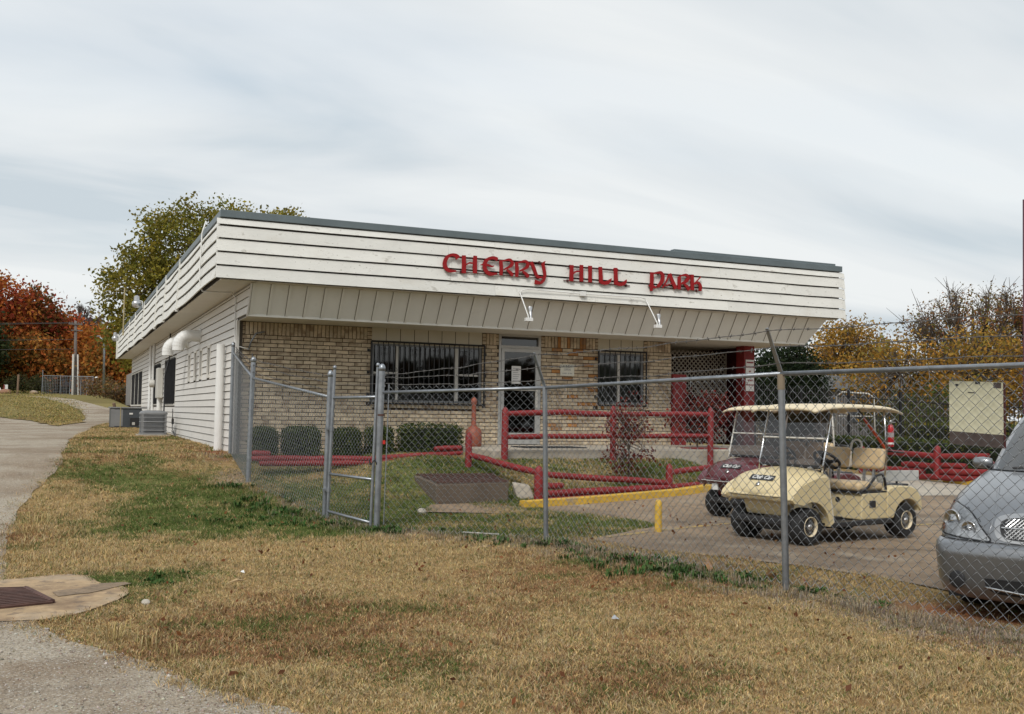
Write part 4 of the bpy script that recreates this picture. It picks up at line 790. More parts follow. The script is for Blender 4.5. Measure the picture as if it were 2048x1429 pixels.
tag(obj('concrete_block', MB().add([(6.98,15.35,.1),(7.25,15.25,.1),(7.3,15.5,.1),(7.0,15.6,.1),(6.9,15.5,.46),(7.16,15.36,.42),(7.2,15.52,.44),(6.95,15.62,.48)], [(0,1,2,3),(4,5,6,7),(0,1,5,4),(1,2,6,5),(2,3,7,6),(3,0,4,7)]), concrete, bevel=.02), 'leaning grey concrete block against the red log wall', 'block')
# ash receptacle and door mat
ash = thing('ash_receptacle', 'terracotta smokers receptacle with a tall neck beside the door', 'ash bin', (7.8,19.5,.925))
obj('base', MB().lathe([(.15,0),(.17,.03),(.165,.30),(.12,.38),(.06,.41),(.055,.42)], 18, Matrix.Translation((7.8,19.5,.925))), terra, ash, smooth=True, autosm=50)
obj('neck', MB().lathe([(.06,.40),(.05,.5),(.043,.85),(.055,.88),(.065,.92),(.055,.97),(.02,1.0),(0,1.01)], 14, Matrix.Translation((7.8,19.5,.925))), terra, ash, smooth=True, autosm=50)
tag(obj('door_mat', MB().bx(8.55,9.9,18.5,19.3,.926,.945), black_rub), 'black rubber mat on the walk in front of the glass door', 'mat')
tag(obj('door_mat', MB().bx(12.2,13.0,18.0,18.6,.926,.945), mat('dull red mat',(.2,.03,.03),.8)), 'dull red mat on the walk behind the red shrub', 'mat')
# ================================================================ GOLF CARTS
def arc(cx, cz, r, a0, a1, n): return [(cx+r*math.cos(R(a0+(a1-a0)*i/n)), cz+r*math.sin(R(a0+(a1-a0)*i/n))) for i in range(n+1)]
def wheel(parent, x, y, side, rad=.222, steer=0):
    M = Matrix.Translation((x, y, rad)) @ Matrix.Rotation(steer, 4, 'Z') @ Matrix.Rotation(-side*PI/2, 4, 'X')
    w = obj('wheel', MB().lathe([(.105,-.11),(.150,-.12),(.20,-.11),(.217,-.08),(rad,-.03),(rad,.03),(.217,.075),(.20,.10),(.150,.108),(.115,.096),(.11,.05)], 28, M), black_rub, parent, True, local=True, autosm=45)
    obj('rim', MB().lathe([(.119,.098),(.117,.104),(.111,.102),(.109,.06)], 24, M, False), cream_roof, w, True, local=True)
    sp = MB()
    for k in range(18):
        a = 2*PI*k/18; b = a+.12
        sp.tube([M @ Vector((.025*math.cos(a), .025*math.sin(a), .085)), M @ Vector((.106*math.cos(b), .106*math.sin(b), .07))], .0030, 4)
    obj('spokes', sp, chrome_s, w, local=True)
    obj('hub', MB().lathe([(.034,.05),(.034,.085),(.022,.10),(0,.102)], 12, M), chrome_s, w, True, local=True)
    obj('disc', MB().lathe([(0,.04),(.112,.042)], 16, M), black_pl, w, local=True)
    return w
def golf_cart(label, loc, rz, body, roof_mt, seat_mt, struts_mt):
    c = thing('golf_cart', label, 'golf cart', loc, rz, 'golf carts parked on the lot')
    P = lambda name, mb, m_, par=None, **k: obj(name, mb, m_, par or c, local=True, **k)
    # front cowl: lofted shell, hood crowned across, wheel arches cut through
    def hood(u, v):
        x = .58+u*.72; y = (v-.5)*2; top = float(np.interp(x, [.58,.66,.8,1.0,1.10,1.18,1.25,1.29,1.30], [.90,.905,.893,.858,.815,.745,.665,.60,.57])); hw = float(np.interp(x, [.58,.8,1.05,1.2,1.27,1.30], [.50,.555,.575,.55,.50,.46]))
        e_ = abs(y); return (x-.05*e_**3, hw*y, top-.055*e_**2.2-.05*e_**8)
    cowl = P('front_cowl', MB().grid(hood, 16, 18), body, smooth=True); md = cowl.modifiers.new('s', 'SOLIDIFY'); md.thickness = .02; md.offset = -1
    for s in (-1, 1):
        side = [(.53,.255),(.60,.60),(.615,.80),(.80,.80),(1.0,.745),(1.15,.68),(1.245,.60),(1.27,.545),(1.235,.505)]+arc(.92,.20,.315,62,178,9)+[(.60,.21)]
        P('fender', MB().prism(side, 1, s*.44, s*.572), body, smooth=True, bevel=.03, seg=3)
    P('apron', MB().prism([(1.24,.56),(1.13,.50),(1.07,.33),(.95,.31),(.95,.6)], 1, -.33, .33), body, bevel=.02)
    P('lip', MB().prism([(1.215,.50),(1.275,.52),(1.30,.575),(1.28,.60),(1.2,.6)], 1, -.47, .47), body, smooth=True, bevel=.02, seg=3)
    P('bumper', MB().box((1.13,0,.265),(.07,.86,.09)), black_pl, bevel=.02)
    P('cowl_seam', MB().tube([(1.10,.566,.62),(1.22,.53,.585),(1.292,.42,.573),(1.312,.2,.568),(1.312,-.2,.568),(1.292,-.42,.573),(1.22,-.53,.585),(1.10,-.566,.62)], .0045, 4), black_pl)
    for s in (-1, 1): P('door_seam', MB().tube([(.535,s*.574,.26),(.60,s*.574,.60),(.612,s*.56,.80)], .006, 4), alum_w)
    bd = P('badge', MB().add([(1.117,-.19,.808),(1.117,.19,.808),(1.183,.19,.750),(1.183,-.19,.750)], [(0,1,2,3)]), black_pl)
    th = math.atan2(.058, .066); tm = text_mesh('Club Car', .085, .001, .35, bold=.0015); tm.transform(Matrix.Translation((1.152,0,.7815)) @ Matrix.Rotation(th, 4, 'Y') @ Matrix.Rotation(PI/2, 4, 'Z')); tm.materials.append(white_m)
    o = bpy.data.objects.new('lettering', tm); COL.objects.link(o); o.parent = bd
    P('emblem', MB().lathe([(.03,0),(.03,.006),(0,.01)], 12, Matrix.Translation((1.225,0,.70)) @ Matrix.Rotation(.85, 4, 'Y')), chrome, smooth=True)
    # floor, rocker, seat pod, rear body
    P('floor', MB().bx(-.06,.62,-.5,.5,.225,.25), black_rub)
    for s in (-1, 1): P('rocker_panel', MB().prism([(.56,.19),(.56,.25),(-.0,.262),(-.58,.268),(-.6,.20)], 1, s*.47, s*.565), black_pl, bevel=.012)
    P('seat_pod', MB().prism([(.0,.262),(-.03,.585),(-.5,.60),(-.5,.262)], 1, -.555, .555), body, bevel=.015)
    rear = [(-.501,.262),(-.501,.60),(-.56,.645),(-.75,.665),(-.98,.655),(-1.12,.61),(-1.2,.50),(-1.225,.36),(-1.19,.33)]+arc(-.92,.20,.29,28,150,9)+[(-.62,.262)]
    rear = rear[:9]+[p for p in arc(-.92,.20,.29,152,25,10)]+[(-.63,.262)]
    for s in (-1, 1): P('rear_fender', MB().prism(rear, 1, s*.36, s*.57), body, smooth=True, bevel=.035, seg=3)
    P('rear_deck', MB().bx(-1.17,-.50,-.37,.37,.36,.62), body, bevel=.02)
    P('bag_well', MB().bx(-1.15,-.72,-.42,.42,.621,.672), black_pl, bevel=.01)
    for s in (-1, 1): P('fuel_door', MB().box((-.22,s*.5575,.45),(.12,.006,.085)), black_pl, bevel=.002); P('key_plate', MB().lathe([(.035,0),(.035,.006)], 12, Matrix.Translation((.12,s*.3,.5)) @ Matrix.Rotation(PI/2, 4, 'Y')), black_pl)
    P('seat_cushion', MB().bx(-.50,-.0,-.52,.52,.605,.715), seat_mt, smooth=True, bevel=.045, seg=4)
    for s in (-1, 1):
        M = Matrix.Translation((-.53, s*.27, 1.0)) @ Matrix.Rotation(R(-12), 4, 'Y'); mb = MB(); mb.box((0,0,0),(.09,.47,.27)); mb.v = [tuple(M @ Vector(v)) for v in mb.v]
        b = P('seat_back', mb, seat_mt, smooth=True, bevel=.04, seg=4)
        P('back_bracket', MB().tube([(-.52,s*.2,.70),(-.54,s*.2,.9)], .02, 8).tube([(-.52,s*.34,.70),(-.54,s*.34,.9)], .02, 8), chrome_s, b)
        P('hip_rail', MB().tube([(-.02,s*.53,.60),(-.14,s*.55,.66),(-.30,s*.55,.80),(-.44,s*.54,.82),(-.50,s*.53,.74),(-.52,s*.53,.62)], .016, 8), black_pl, smooth=True)
    P('seat_trim', MB().bx(-.505,.005,-.556,.556,.588,.606), black_pl)
    # canopy and struts
    def canopy(u, v):
        x = -.92+u*1.72; y = (v-.5)*2; e_ = abs(y); ex = abs(u*2-1)
        zz = 1.735+.02*math.sin(u*PI)-.03*e_**4-.05*ex**6-.012*e_**14
        hw = .565*(1-.10*max(0, u-.72)/.28*ex**6-.10*max(0, .2-u)/.2)
        return (x, hw*y, zz-.06)
    rf = P('canopy', MB().grid(canopy, 30, 16), roof_mt, smooth=True); md = rf.modifiers.new('s', 'SOLIDIFY'); md.thickness = .025; md.offset = -1
    for s in (-1, 1):
        P('front_strut', MB().tube([(.66,s*.50,.84),(.64,s*.505,.96),(.47,s*.50,1.63)], .0125, 8), struts_mt, smooth=True)
        P('rear_strut', MB().tube([(-.60,s*.44,.64),(-.62,s*.47,1.0),(-.58,s*.50,1.1),(-.53,s*.50,1.64)], .0125, 8), struts_mt, smooth=True)
    P('rear_crossbar', MB().tube([(-.64,-.5,1.10),(-.64,.5,1.10)], .016, 8).tube([(-.64,-.5,1.10),(-.95,-.48,1.08)], .014, 6).tube([(-.64,.5,1.10),(-.95,.48,1.08)], .014, 6), black_pl, smooth=True)
    P('bag_hoop', MB().tube([(-.62,-.08+.0,1.10)]+[(-.64,-.0+.08*math.cos(t),1.16+.075*math.sin(t)) for t in np.linspace(PI, 0, 9)]+[(-.62,.08,1.10)], .014, 8), white_m, smooth=True)
    # windshield in two panes
    ws = P('windshield', MB().add([(.665,-.47,.93),(.665,.47,.93),(.58,.48,1.25),(.58,-.48,1.25)], [(0,1,2,3)]), tint_glass)
    P('upper_pane', MB().add([(.572,-.47,1.27),(.572,.47,1.27),(.485,.46,1.60),(.485,-.46,1.60)], [(0,1,2,3)]), tint_glass, ws)
    P('fold_rail', MB().tube([(.585,-.49,1.26),(.585,.49,1.26)], .012, 6), alum_w, ws)
    P('base_seal', MB().tube([(.665,-.47,.915),(.665,.47,.915)], .022, 6), black_rub, ws)
    for s in (-1, 1): P('clip', MB().box((.70,s*.36,.905),(.05,.06,.02)), chrome, ws, bevel=.006)
    P('dashboard', MB().prism([(.60,.60),(.60,.88),(.50,.86),(.46,.74),(.50,.60)], 1, -.46, .46), black_pl, bevel=.015)
    # steering
    Ms = Matrix.Translation((.26,.25,.99)) @ Matrix.Rotation(R(-38), 4, 'Y')
    sw_ = P('steering_wheel', MB().tube([Ms @ Vector((.165*math.cos(t), .165*math.sin(t), 0)) for t in np.linspace(0, 2*PI, 25)[:-1]], .019, 8, closed=True).tube([Ms @ Vector((-.15,0,0)), Ms @ Vector((0,0,-.04)), Ms @ Vector((.15,0,0))], .028, 6).tube([Ms @ Vector((0,-.15,0)), Ms @ Vector((0,0,-.04)), Ms @ Vector((0,.15,0))], .024, 6).lathe([(.06,-.05),(.06,-.01),(0,0)], 12, Ms), black_pl, smooth=True)
    P('column', MB().tube([Ms @ Vector((0,0,-.03)), (.44,.25,.68), (.5,.25,.4)], .028, 8), black_pl, sw_, smooth=True)
    P('chassis', MB().bx(-1.05,1.05,-.28,.28,.15,.28), black_pl)
    P('axle', MB().tube([(.92,-.45,.2),(.92,.45,.2)], .03, 6).tube([(-.92,-.45,.2),(-.92,.45,.2)], .04, 6), black_pl)
    for x in (.92, -.92):
        for s in (-1, 1): wheel(c, x, s*.45, s)
    return c
cart = golf_cart('cream golf cart with cream canopy and tinted windshield behind the fence', (9.0,10.40,g(9.04,10.38)+.014), R(190), cream_body, cream_roof, cream_vinyl, chrome)
cart2 = golf_cart('maroon golf cart half hidden behind the cream one', (10.25,12.78,g(10.2,12.8)+.014), R(191), maroon, cream_roof, cream_vinyl, alum_w)
for y in (-.22, .22): obj('headlight', MB().box((1.25,y,.47),(.03,.12,.10)), white_m, cart2, local=True, bevel=.01)
obj('side_stripe', MB().tube([(1.14,.56,.60),(1.29,.46,.565),(1.31,.3,.56),(1.31,-.3,.56),(1.29,-.46,.565),(1.14,-.56,.60)], .006, 4), white_m, cart2, local=True)
MW = Matrix.Translation(cart.location) @ Matrix.Rotation(R(190), 4, 'Z')
sh = tag(obj('trailing_board', MB().prism([(-1.5,.70),(-.66,.70),(-.62,.76),(-.68,.82),(-.8,.845),(-1.5,.835)], 1, .30, .33), mat('dull white board',(.52,.52,.50),.6,.08,4), bevel=.004), 'long white board lying across the back of the cream cart', 'board'); sh.data.transform(MW)
obj('board_leg', MB().bx(-1.06,-1.04,.30,.32,.672,.70), black_pl, sh).data.transform(MW)
ex = thing('fire_extinguisher', 'red fire extinguisher strapped to the rear strut of the cream cart', 'extinguisher', MW @ Vector((-.62,.56,1.12)))
EX = MW @ Matrix.Translation((-.585,.56,0))
obj('cylinder', MB().lathe([(.034,1.16),(.039,1.17),(.039,1.38),(.032,1.42),(.016,1.44)], 16, EX), mat('extinguisher red',(.42,.015,.02),.3,.05), ex, smooth=True, autosm=50)
obj('valve', MB().lathe([(.015,1.435),(.018,1.48),(.011,1.5)], 8, EX).tube([EX @ Vector((0,0,1.48)), EX @ Vector((-.07,0,1.51))], .008, 5).tube([EX @ Vector((0,0,1.47)), EX @ Vector((-.07,.02,1.47))], .006, 5), chrome_s, ex, smooth=True)
obj('label_band', MB().lathe([(.0397,1.28),(.0397,1.34)], 16, EX), mat('extinguisher label',(.34,.3,.3),.5,.1), ex); obj('label_band', MB().lathe([(.0397,1.19),(.0397,1.215)], 16, EX), white_m, ex)
og = thing('orange_pole', 'orange pole with black tip leaning on the back of the cream cart', 'pole', MW @ Vector((-.8,.2,1.1)))
obj('shaft', MB().tube([MW @ Vector((-.86,.30,1.10)), MW @ Vector((-.55,.18,1.52))], .018, 8), orange_m, og); obj('tip', MB().tube([MW @ Vector((-.55,.18,1.52)), MW @ Vector((-.47,.15,1.64))], .012, 8), black_pl, og)
# ================================================================ SILVER VAN (nose to the fence)
van = thing('minivan', 'silver minivan parked nose to the fence at the right edge', 'van', (7.09,5.60,g(7.1,5.5)), R(208))
def ring(xf, hw, z, p=2.6, cr=.55, n=20, tail=-4.75):
    """plan outline of the body at one height: rounded nose, straight sides"""
    pts = []
    for i in range(-n, n+1):
        t = i/n; a = t*PI/2; s = math.copysign(abs(math.sin(a))**(2/p), a) if a else 0; c_ = abs(math.cos(a))**(2/p)
        pts.append((xf-cr*(1-c_), hw*s, z))
    return [(tail, -hw*.97, z)]+[(-2.4, -hw, z)]+pts+[(-2.4, hw, z)]+[(tail, hw*.97, z)]
def skin(name, rings, m_, par=van, smooth=True, cols=None, cap=None, thick=0):
    k = len(rings[0]); lo, hi = cols or (0, k-1); vs = [p for r_ in rings for p in r_[lo:hi+1]]; w = hi-lo+1
    mb = MB().add(vs, [(i*w+j, i*w+j+1, (i+1)*w+j+1, (i+1)*w+j) for i in range(len(rings)-1) for j in range(w-1)])
    if cap: mb.add(rings[-1], [tuple(range(k))])
    o = obj(name, mb, m_, par, smooth=smooth, local=True)
    if thick: md = o.modifiers.new('s', 'SOLIDIFY'); md.thickness = thick
    return o
bump_rings = [ring(-.10,.87,.17,3.6,.46), ring(-.03,.915,.21,3.6,.46), ring(.01,.935,.30,3.6,.46), ring(.03,.945,.42,3.6,.46), ring(.045,.95,.52,3.6,.46), ring(.05,.95,.60,3.6,.46), ring(.0,.94,.635,3.5,.46), ring(-.03,.93,.64,3.5,.46)]
skin('bumper', bump_rings, silver)
body_rings = [ring(-.035,.928,.64,3.4,.48), ring(-.05,.935,.69,3.4,.50), ring(-.09,.935,.76,3.3,.54), ring(-.15,.93,.84,3.1,.60), ring(-.22,.925,.91,2.7,.66), ring(-.30,.915,.965,2.6,.70), ring(-.40,.90,1.01,2.5,.72), ring(-.55,.88,1.055,2.5,.70), ring(-.75,.855,1.10,2.5,.62), ring(-.98,.83,1.145,2.5,.5), ring(-1.12,.81,1.165,2.5,.42)]
skin('body', body_rings, silver)
skin('cowl', [ring(-1.12,.81,1.165,2.5,.42), ring(-1.20,.805,1.16,2.5,.42), ring(-1.22,.80,1.185,2.5,.42)], black_pl)
k = len(body_rings[0])
gl_r = [ring(-1.21,.80,1.175,2.6,.42), ring(-1.55,.775,1.38,2.6,.42), ring(-1.85,.735,1.56,2.6,.42), ring(-2.15,.68,1.72,2.6,.42)]
skin('windshield', gl_r, glass('van glass', (.35,.42,.42), .15), cols=(8, k-9))
skin('side_glass', gl_r, MATS['black plastic'], cols=(0, 5)); skin('side_glass', gl_r, MATS['black plastic'], cols=(k-6, k-1))
skin('pillar', gl_r, silver, cols=(5, 8)); skin('pillar', gl_r, silver, cols=(k-9, k-6))
obj('roof', MB().grid(lambda u, v: (-2.13-2.62*u-.40*abs(v*2-1)**2.6*(1-u), (v*2-1)*.69, 1.715+.10*(1-abs(v*2-1)**2.5)*min(1, u*5+.02)), 14, 14), silver, van, smooth=True, local=True)
skin('side_panel', [ring(-2.2,.93,.64,3,.0001), ring(-2.2,.92,1.17,3,.0001)], silver)
obj('cabin_interior', MB().bx(-3.4,-1.5,-.6,.6,.9,1.16).bx(-2.5,-2.3,-.65,-.15,1.15,1.6).bx(-2.5,-2.3,.15,.65,1.15,1.6), ac_mid, van, local=True, bevel=.04)
obj('underbody', MB().bx(-4.6,-.15,-.82,.82,.17,.5), black_pl, van, local=True)
def patch(name, yz, m_, off=.004, par=van, depth=0):
    """panel following the nose surface: polygon in (y, z), pushed out by off"""
    def surf(y, z):
        zs = [r_[0][2] for r_ in bump_rings[:7]+body_rings]; rr = bump_rings[:7]+body_rings
        i = max(0, min(len(zs)-2, np.searchsorted(zs, z)-1)); t = (z-zs[i])/(zs[i+1]-zs[i])
        def xa(r_): return np.interp(y, [p[1] for p in r_[2:-2]], [p[0] for p in r_[2:-2]])
        return float(xa(rr[i])*(1-t)+xa(rr[i+1])*t)
    pts = [Vector(p) for p in yz]; n = len(pts); ys_ = [p[0] for p in yz]; zs_ = [p[1] for p in yz]
    gx, gz = np.meshgrid(np.linspace(min(ys_), max(ys_), 22)[1:-1], np.linspace(min(zs_), max(zs_), 12)[1:-1]); gx, gz = gx.ravel(), gz.ravel()
    ok = inpoly(gx, gz, list(yz)) & (segdist(gx, gz, list(yz)+[yz[0]]) > .008); pts += [Vector((a, b)) for a, b in zip(gx[ok], gz[ok])]
    v, e_, f, *_ = delaunay_2d_cdt(pts, [], [list(range(n))], 1, 1e-6)
    o = obj(name, MB().add([(surf(p.x, p.y)+off, p.x, p.y) for p in v], [tuple(t) for t in f]), m_, par, smooth=True, local=True); o['sx'] = 0; del o['sx']; return o, surf
reflect = mat('lamp reflector', (.66,.67,.68), .30, .35, 22, metal=.55, bump=.6, bscale=26); amber = mat('amber lens', (.6,.16,.03), .3, .05, clear=.4); lens = glass('lamp lens', (.92,.93,.94), .05, .02)
def smooth_poly(P, n=4):
    P = [Vector(p) for p in P]; o = []; m_ = len(P)
    for i in range(m_):
        a, b, c_, d_ = P[i-1], P[i], P[(i+1) % m_], P[(i+2) % m_]
        for q in range(n):
            t = q/n; v = .5*((2*b)+(c_-a)*t+(2*a-5*b+4*c_-d_)*t*t+(3*b-a-3*c_+d_)*t*t*t); o.append((v.x, v.y))
    return o
for s in (-1, 1):
    hl = smooth_poly([(s*.47,.655),(s*.545,.745),(s*.64,.845),(s*.74,.895),(s*.87,.925),(s*.918,.895),(s*.924,.73),(s*.905,.685),(s*.80,.67),(s*.62,.655)])
    hb, sf = patch('headlight', hl, reflect, .004)
    patch('lens', hl, lens, .03, hb)
    rim = MB().tube([(sf(p[0], p[1])+.008, p[0], p[1]) for p in hl], .007, 5, closed=True); obj('seal', rim, black_pl, hb, local=True)
    for yy, zz, r_ in ((.635,.735,.062),(.785,.785,.088)):
        x_ = sf(s*yy, zz)-.03; M = Matrix.Translation((x_, s*yy, zz)) @ Matrix.Rotation(s*.55 if yy > .7 else s*.3, 4, 'Z') @ Matrix.Rotation(PI/2, 4, 'Y')
        obj('bowl', MB().lathe([(r_*1.0,.02),(r_,.052),(r_*.92,.05),(r_*.7,.042),(r_*.35,.04),(r_*.3,.052),(0,.056)], 20, M), chrome, hb, smooth=True, local=True)
    patch('turn_signal', smooth_poly([(s*.875,.71),(s*.875,.915),(s*.915,.87),(s*.918,.74)]), amber, .012, hb)
    fg, _ = patch('fog_lamp_recess', smooth_poly([(s*.62,.27),(s*.62,.37),(s*.70,.41),(s*.80,.37),(s*.80,.28),(s*.70,.25)]), MATS['silver car paint'], .003)
    x_ = sf(s*.72, .33); M = Matrix.Translation((x_+.0, s*.72, .325)) @ Matrix.Rotation(s*.45, 4, 'Z') @ Matrix.Rotation(PI/2, 4, 'Y')
    obj('fog_lamp', MB().lathe([(.068,.0),(.066,.012),(.052,.014),(.048,.004),(.02,.008),(0,.012)], 18, M), chrome, fg, smooth=True, local=True)
    obj('fog_ring', MB().lathe([(.070,.0),(.076,.012),(.068,.016)], 18, M), black_pl, fg, smooth=True, local=True)
    mr = obj('mirror', MB().lathe([(.012,-.08),(.042,-.07),(.055,0),(.048,.075),(.016,.10)], 12, Matrix.Translation((-1.6,s*.88,1.225)) @ Matrix.Rotation(PI/2, 4, 'X') @ Matrix.Diagonal((.8,1,1,1))), silver, van, smooth=True, local=True)
    obj('arm', MB().tube([(-1.58,s*.76,1.17),(-1.6,s*.84,1.20)], .035, 8), black_pl, mr, local=True)
    obj('hood_crease', MB().tube([(sf(s*.50,.66)-.004,s*.50,.66),(sf(s*.475,.78)-.004,s*.475,.78),(sf(s*.47,.91)-.004,s*.47,.91),(sf(s*.50,1.0)-.006,s*.50,1.0),(sf(s*.53,1.05)-.01,s*.53,1.05)], .012, 6), silver, van, smooth=True, local=True)
gs, sf = patch('grille_surround', smooth_poly([(-.40,.67),(-.45,.76),(-.42,.85),(-.2,.885),(.2,.885),(.42,.85),(.45,.76),(.40,.67),(.2,.645),(-.2,.645)]), chrome_s, .006)
patch('grille_recess', smooth_poly([(-.36,.69),(-.405,.76),(-.38,.825),(-.2,.85),(.2,.85),(.38,.825),(.405,.76),(.36,.69),(.2,.67),(-.2,.67)]), black_pl, .012, gs)
gm = MB()
for sgn in (-1, 1):
    for c_ in np.arange(-.60, .60, .032):
        P_ = [(c_+sgn*(z-.76), z) for z in (.685,.72,.76,.80,.835)]; P_ = [p for p in P_ if abs(p[0]) < .38]
        if len(P_) > 1: gm.tube([(sf(*p)+.017+.003*sgn, p[0], p[1]) for p in P_], .0045, 4)
obj('grille_mesh', gm, chrome_s, gs, local=True); obj('grille_bar', MB().tube([(sf(y_, .765)+.024, y_, .765) for y_ in np.linspace(-.39,.39,9)], .009, 6), chrome, gs, local=True)
patch('lower_intake', smooth_poly([(-.46,.26),(-.5,.345),(-.40,.36),(.40,.36),(.5,.345),(.46,.26),(.3,.235),(-.3,.235)]), black_pl, .006)
obj('chrome_strip', MB().tube([(sf(y_, .285-.06*(1-abs(y_)/.5)*.4)+.02, y_, .29-.05*(1-abs(y_)/.5)) for y_ in np.linspace(-.5,.5,13)], .011, 6), chrome, van, local=True, smooth=True)
for s in (-1, 1):
    obj('hood_seam', MB().tube([(sf(s*y_, z_)+.001, s*y_, z_) for y_, z_ in ((.50,.655),(.575,.805),(.70,.89),(.86,.93),(.893,.965),(.885,1.0),(.868,1.05),(.845,1.10))], .0045, 4), black_pl, van, local=True)
    obj('bumper_seam', MB().tube([(sf(s*y_, .64)+.004, s*y_, .641) for y_ in np.linspace(.0,.925,16)], .006, 4), black_pl, van, local=True)
obj('wiper', MB().tube([(-1.2,-.55,1.20),(-1.27,-.2,1.235),(-1.28,.1,1.235)], .012, 5), black_pl, van, local=True)
for x in (-.93, -3.9):
    for s in (-1, 1):
        M = Matrix.Translation((x, s*.80, .33)) @ Matrix.Rotation(-s*PI/2, 4, 'X')
        w = obj('wheel', MB().lathe([(.20,-.1),(.29,-.1),(.325,-.08),(.33,0),(.325,.08),(.29,.1),(.2,.1)], 28, M), black_rub, van, True, local=True, autosm=45); obj('rim', MB().lathe([(.20,.09),(.17,.06),(.05,.08),(0,.085)], 20, M), chrome_s, w, True, local=True)
# ================================================================ VEGETATION
def leaf_quads(C_, size, cols, up_bias=.3, aspect=.62):
    """one diamond leaf per centre"""
    n = len(C_); a = rng.normal(size=(n,3)); a[:,2] += up_bias*0; a /= np.linalg.norm(a, axis=1)[:,None]; b = rng.normal(size=(n,3)); b -= a*(a*b).sum(1)[:,None]; b /= np.linalg.norm(b, axis=1)[:,None]
    s = (size*rng.uniform(.6, 1.25, n))[:,None]; V = np.empty((n,4,3)); V[:,0] = C_-a*s*.5; V[:,1] = C_+b*s*.5*aspect; V[:,2] = C_+a*s*.5; V[:,3] = C_-b*s*.5*aspect
    F = np.arange(n*4).reshape(n,4); return V.reshape(-1,3), F, np.repeat(cols, 4, 0)
def pick(pal, n, jit=.2, w=None):
    p = np.array(pal); c = p[rng.choice(len(p), n, p=w)]; return c*rng.uniform(1-jit, 1+jit, (n,1))*rng.uniform(.92, 1.08, (n,3))
def tree(name, label, base, height, lobes, pal, nclump, nleaf, lsize, crad, trunk_r=.2, group=None, bare=0, hollow=.45, lean=(0,0), cat='tree', twig=.02, cpal=None):
    """tapered trunk, limbs reaching into leaf clumps spread through ellipsoid lobes (cx,cy,cz,rx,ry,rz relative to base)"""
    base = Vector(base); t = thing(name, label, cat, base, 0, group); tops = []; wl = np.array([l[3]*l[4]*l[5] for l in lobes]); wl = wl/wl.sum()
    cents = []
    for i in range(nclump):
        l = lobes[rng.choice(len(lobes), p=wl)]; v = rng.normal(size=3); v /= np.linalg.norm(v); r = (hollow+(1-hollow)*rng.random()**.55)*rng.uniform(.85,1.06); cents.append((l[0]+v[0]*l[3]*r, l[1]+v[1]*l[4]*r, l[2]+v[2]*l[5]*r))
    cents = np.array(cents); tr = MB(); fork = height*.38
    P = [(0,0,-.2),(lean[0]*.3,lean[1]*.3,fork*.5),(lean[0]*.6,lean[1]*.6,fork),(lean[0],lean[1],height*.72)]
    tr.tube([base+Vector(p) for p in P], [trunk_r*1.25, trunk_r, trunk_r*.8, trunk_r*.25], 8); hubs = []
    for k in range(9):
        d = cents[rng.choice(len(cents))]; z0 = fork*rng.uniform(.75,1.5); a = Vector((lean[0]*.6,lean[1]*.6,z0)); b = Vector(d)*.62+a*.38; m_ = a.lerp(b,.5)+Vector((0,0,.06*height))
        tr.tube([base+a, base+m_, base+b], [trunk_r*.5, trunk_r*.32, trunk_r*.16], 6); hubs += [m_, b]
    step = max(1, len(cents)//140)
    for d in cents[::step]:
        h = min(hubs, key=lambda q: (q-Vector(d)).length); m_ = h.lerp(Vector(d), .55)+Vector((rng.normal()*.1, rng.normal()*.1, .12*abs(rng.normal()))); tr.tube([base+h, base+m_, base+Vector(d)*1.02], [trunk_r*.13, twig*1.3, twig*.5], 4, cap=False)
    if bare:
        for k in range(bare):
            d = Vector(cents[rng.choice(len(cents))])
            for q in range(4):
                e_ = Vector((rng.normal()*.35, rng.normal()*.35, rng.uniform(.25,.9)))*min(1., height/8); m_ = d+e_*.5+Vector((rng.normal()*.06, rng.normal()*.06, 0)); tr.tube([base+d*.93, base+m_, base+d+e_], [twig*1.2, twig*.7, twig*.3], 3, cap=False)
                for w_ in range(2): tr.tube([base+m_, base+m_+Vector((rng.normal()*.22, rng.normal()*.22, rng.uniform(.05,.4)))*min(1., height/8)], [twig*.6, twig*.25], 3, cap=False)
        bare = bare//6
        for k in range(bare):
            d = Vector(cents[rng.choice(len(cents))]); d2 = Vector((d.x*1.05, d.y*1.05, d.z+rng.uniform(.4,1.6))); h = min(hubs, key=lambda q: (q-d).length); tr.tube([base+h, base+h.lerp(d,.6)+Vector((0,0,.15)), base+d2], [twig*2.5, twig*1.4, twig*.4], 3, cap=False)
            for q in range(5):
                m_ = h.lerp(d2, rng.uniform(.4,.95)); e_ = m_+Vector((rng.normal()*.5, rng.normal()*.5, rng.uniform(.1,.9))); tr.tube([base+m_, base+e_], [twig, twig*.35], 3, cap=False)
    obj('trunk', tr, bark_m, t, smooth=True)
    n = nclump*nleaf; C_ = np.repeat(cents, nleaf, 0)+rng.normal(size=(n,3))*crad*np.array([1,1,.75]); shade = np.repeat(rng.uniform(.72,1.22,nclump), nleaf)
    cc = pick(pal, n, .18)
    if cpal: # clump-level hue shifts with height
        pc = np.array(cpal)[rng.choice(len(cpal), nclump)]; cc = cc*.45+np.repeat(pc, nleaf, 0)*.55
    V, F, cl = leaf_quads(C_, np.full(n, lsize), cc*shade[:,None]); bulk('crown', V+np.array(base), F, cl, leaf_m, t); return t
def zz(x, y): return g(x, y)
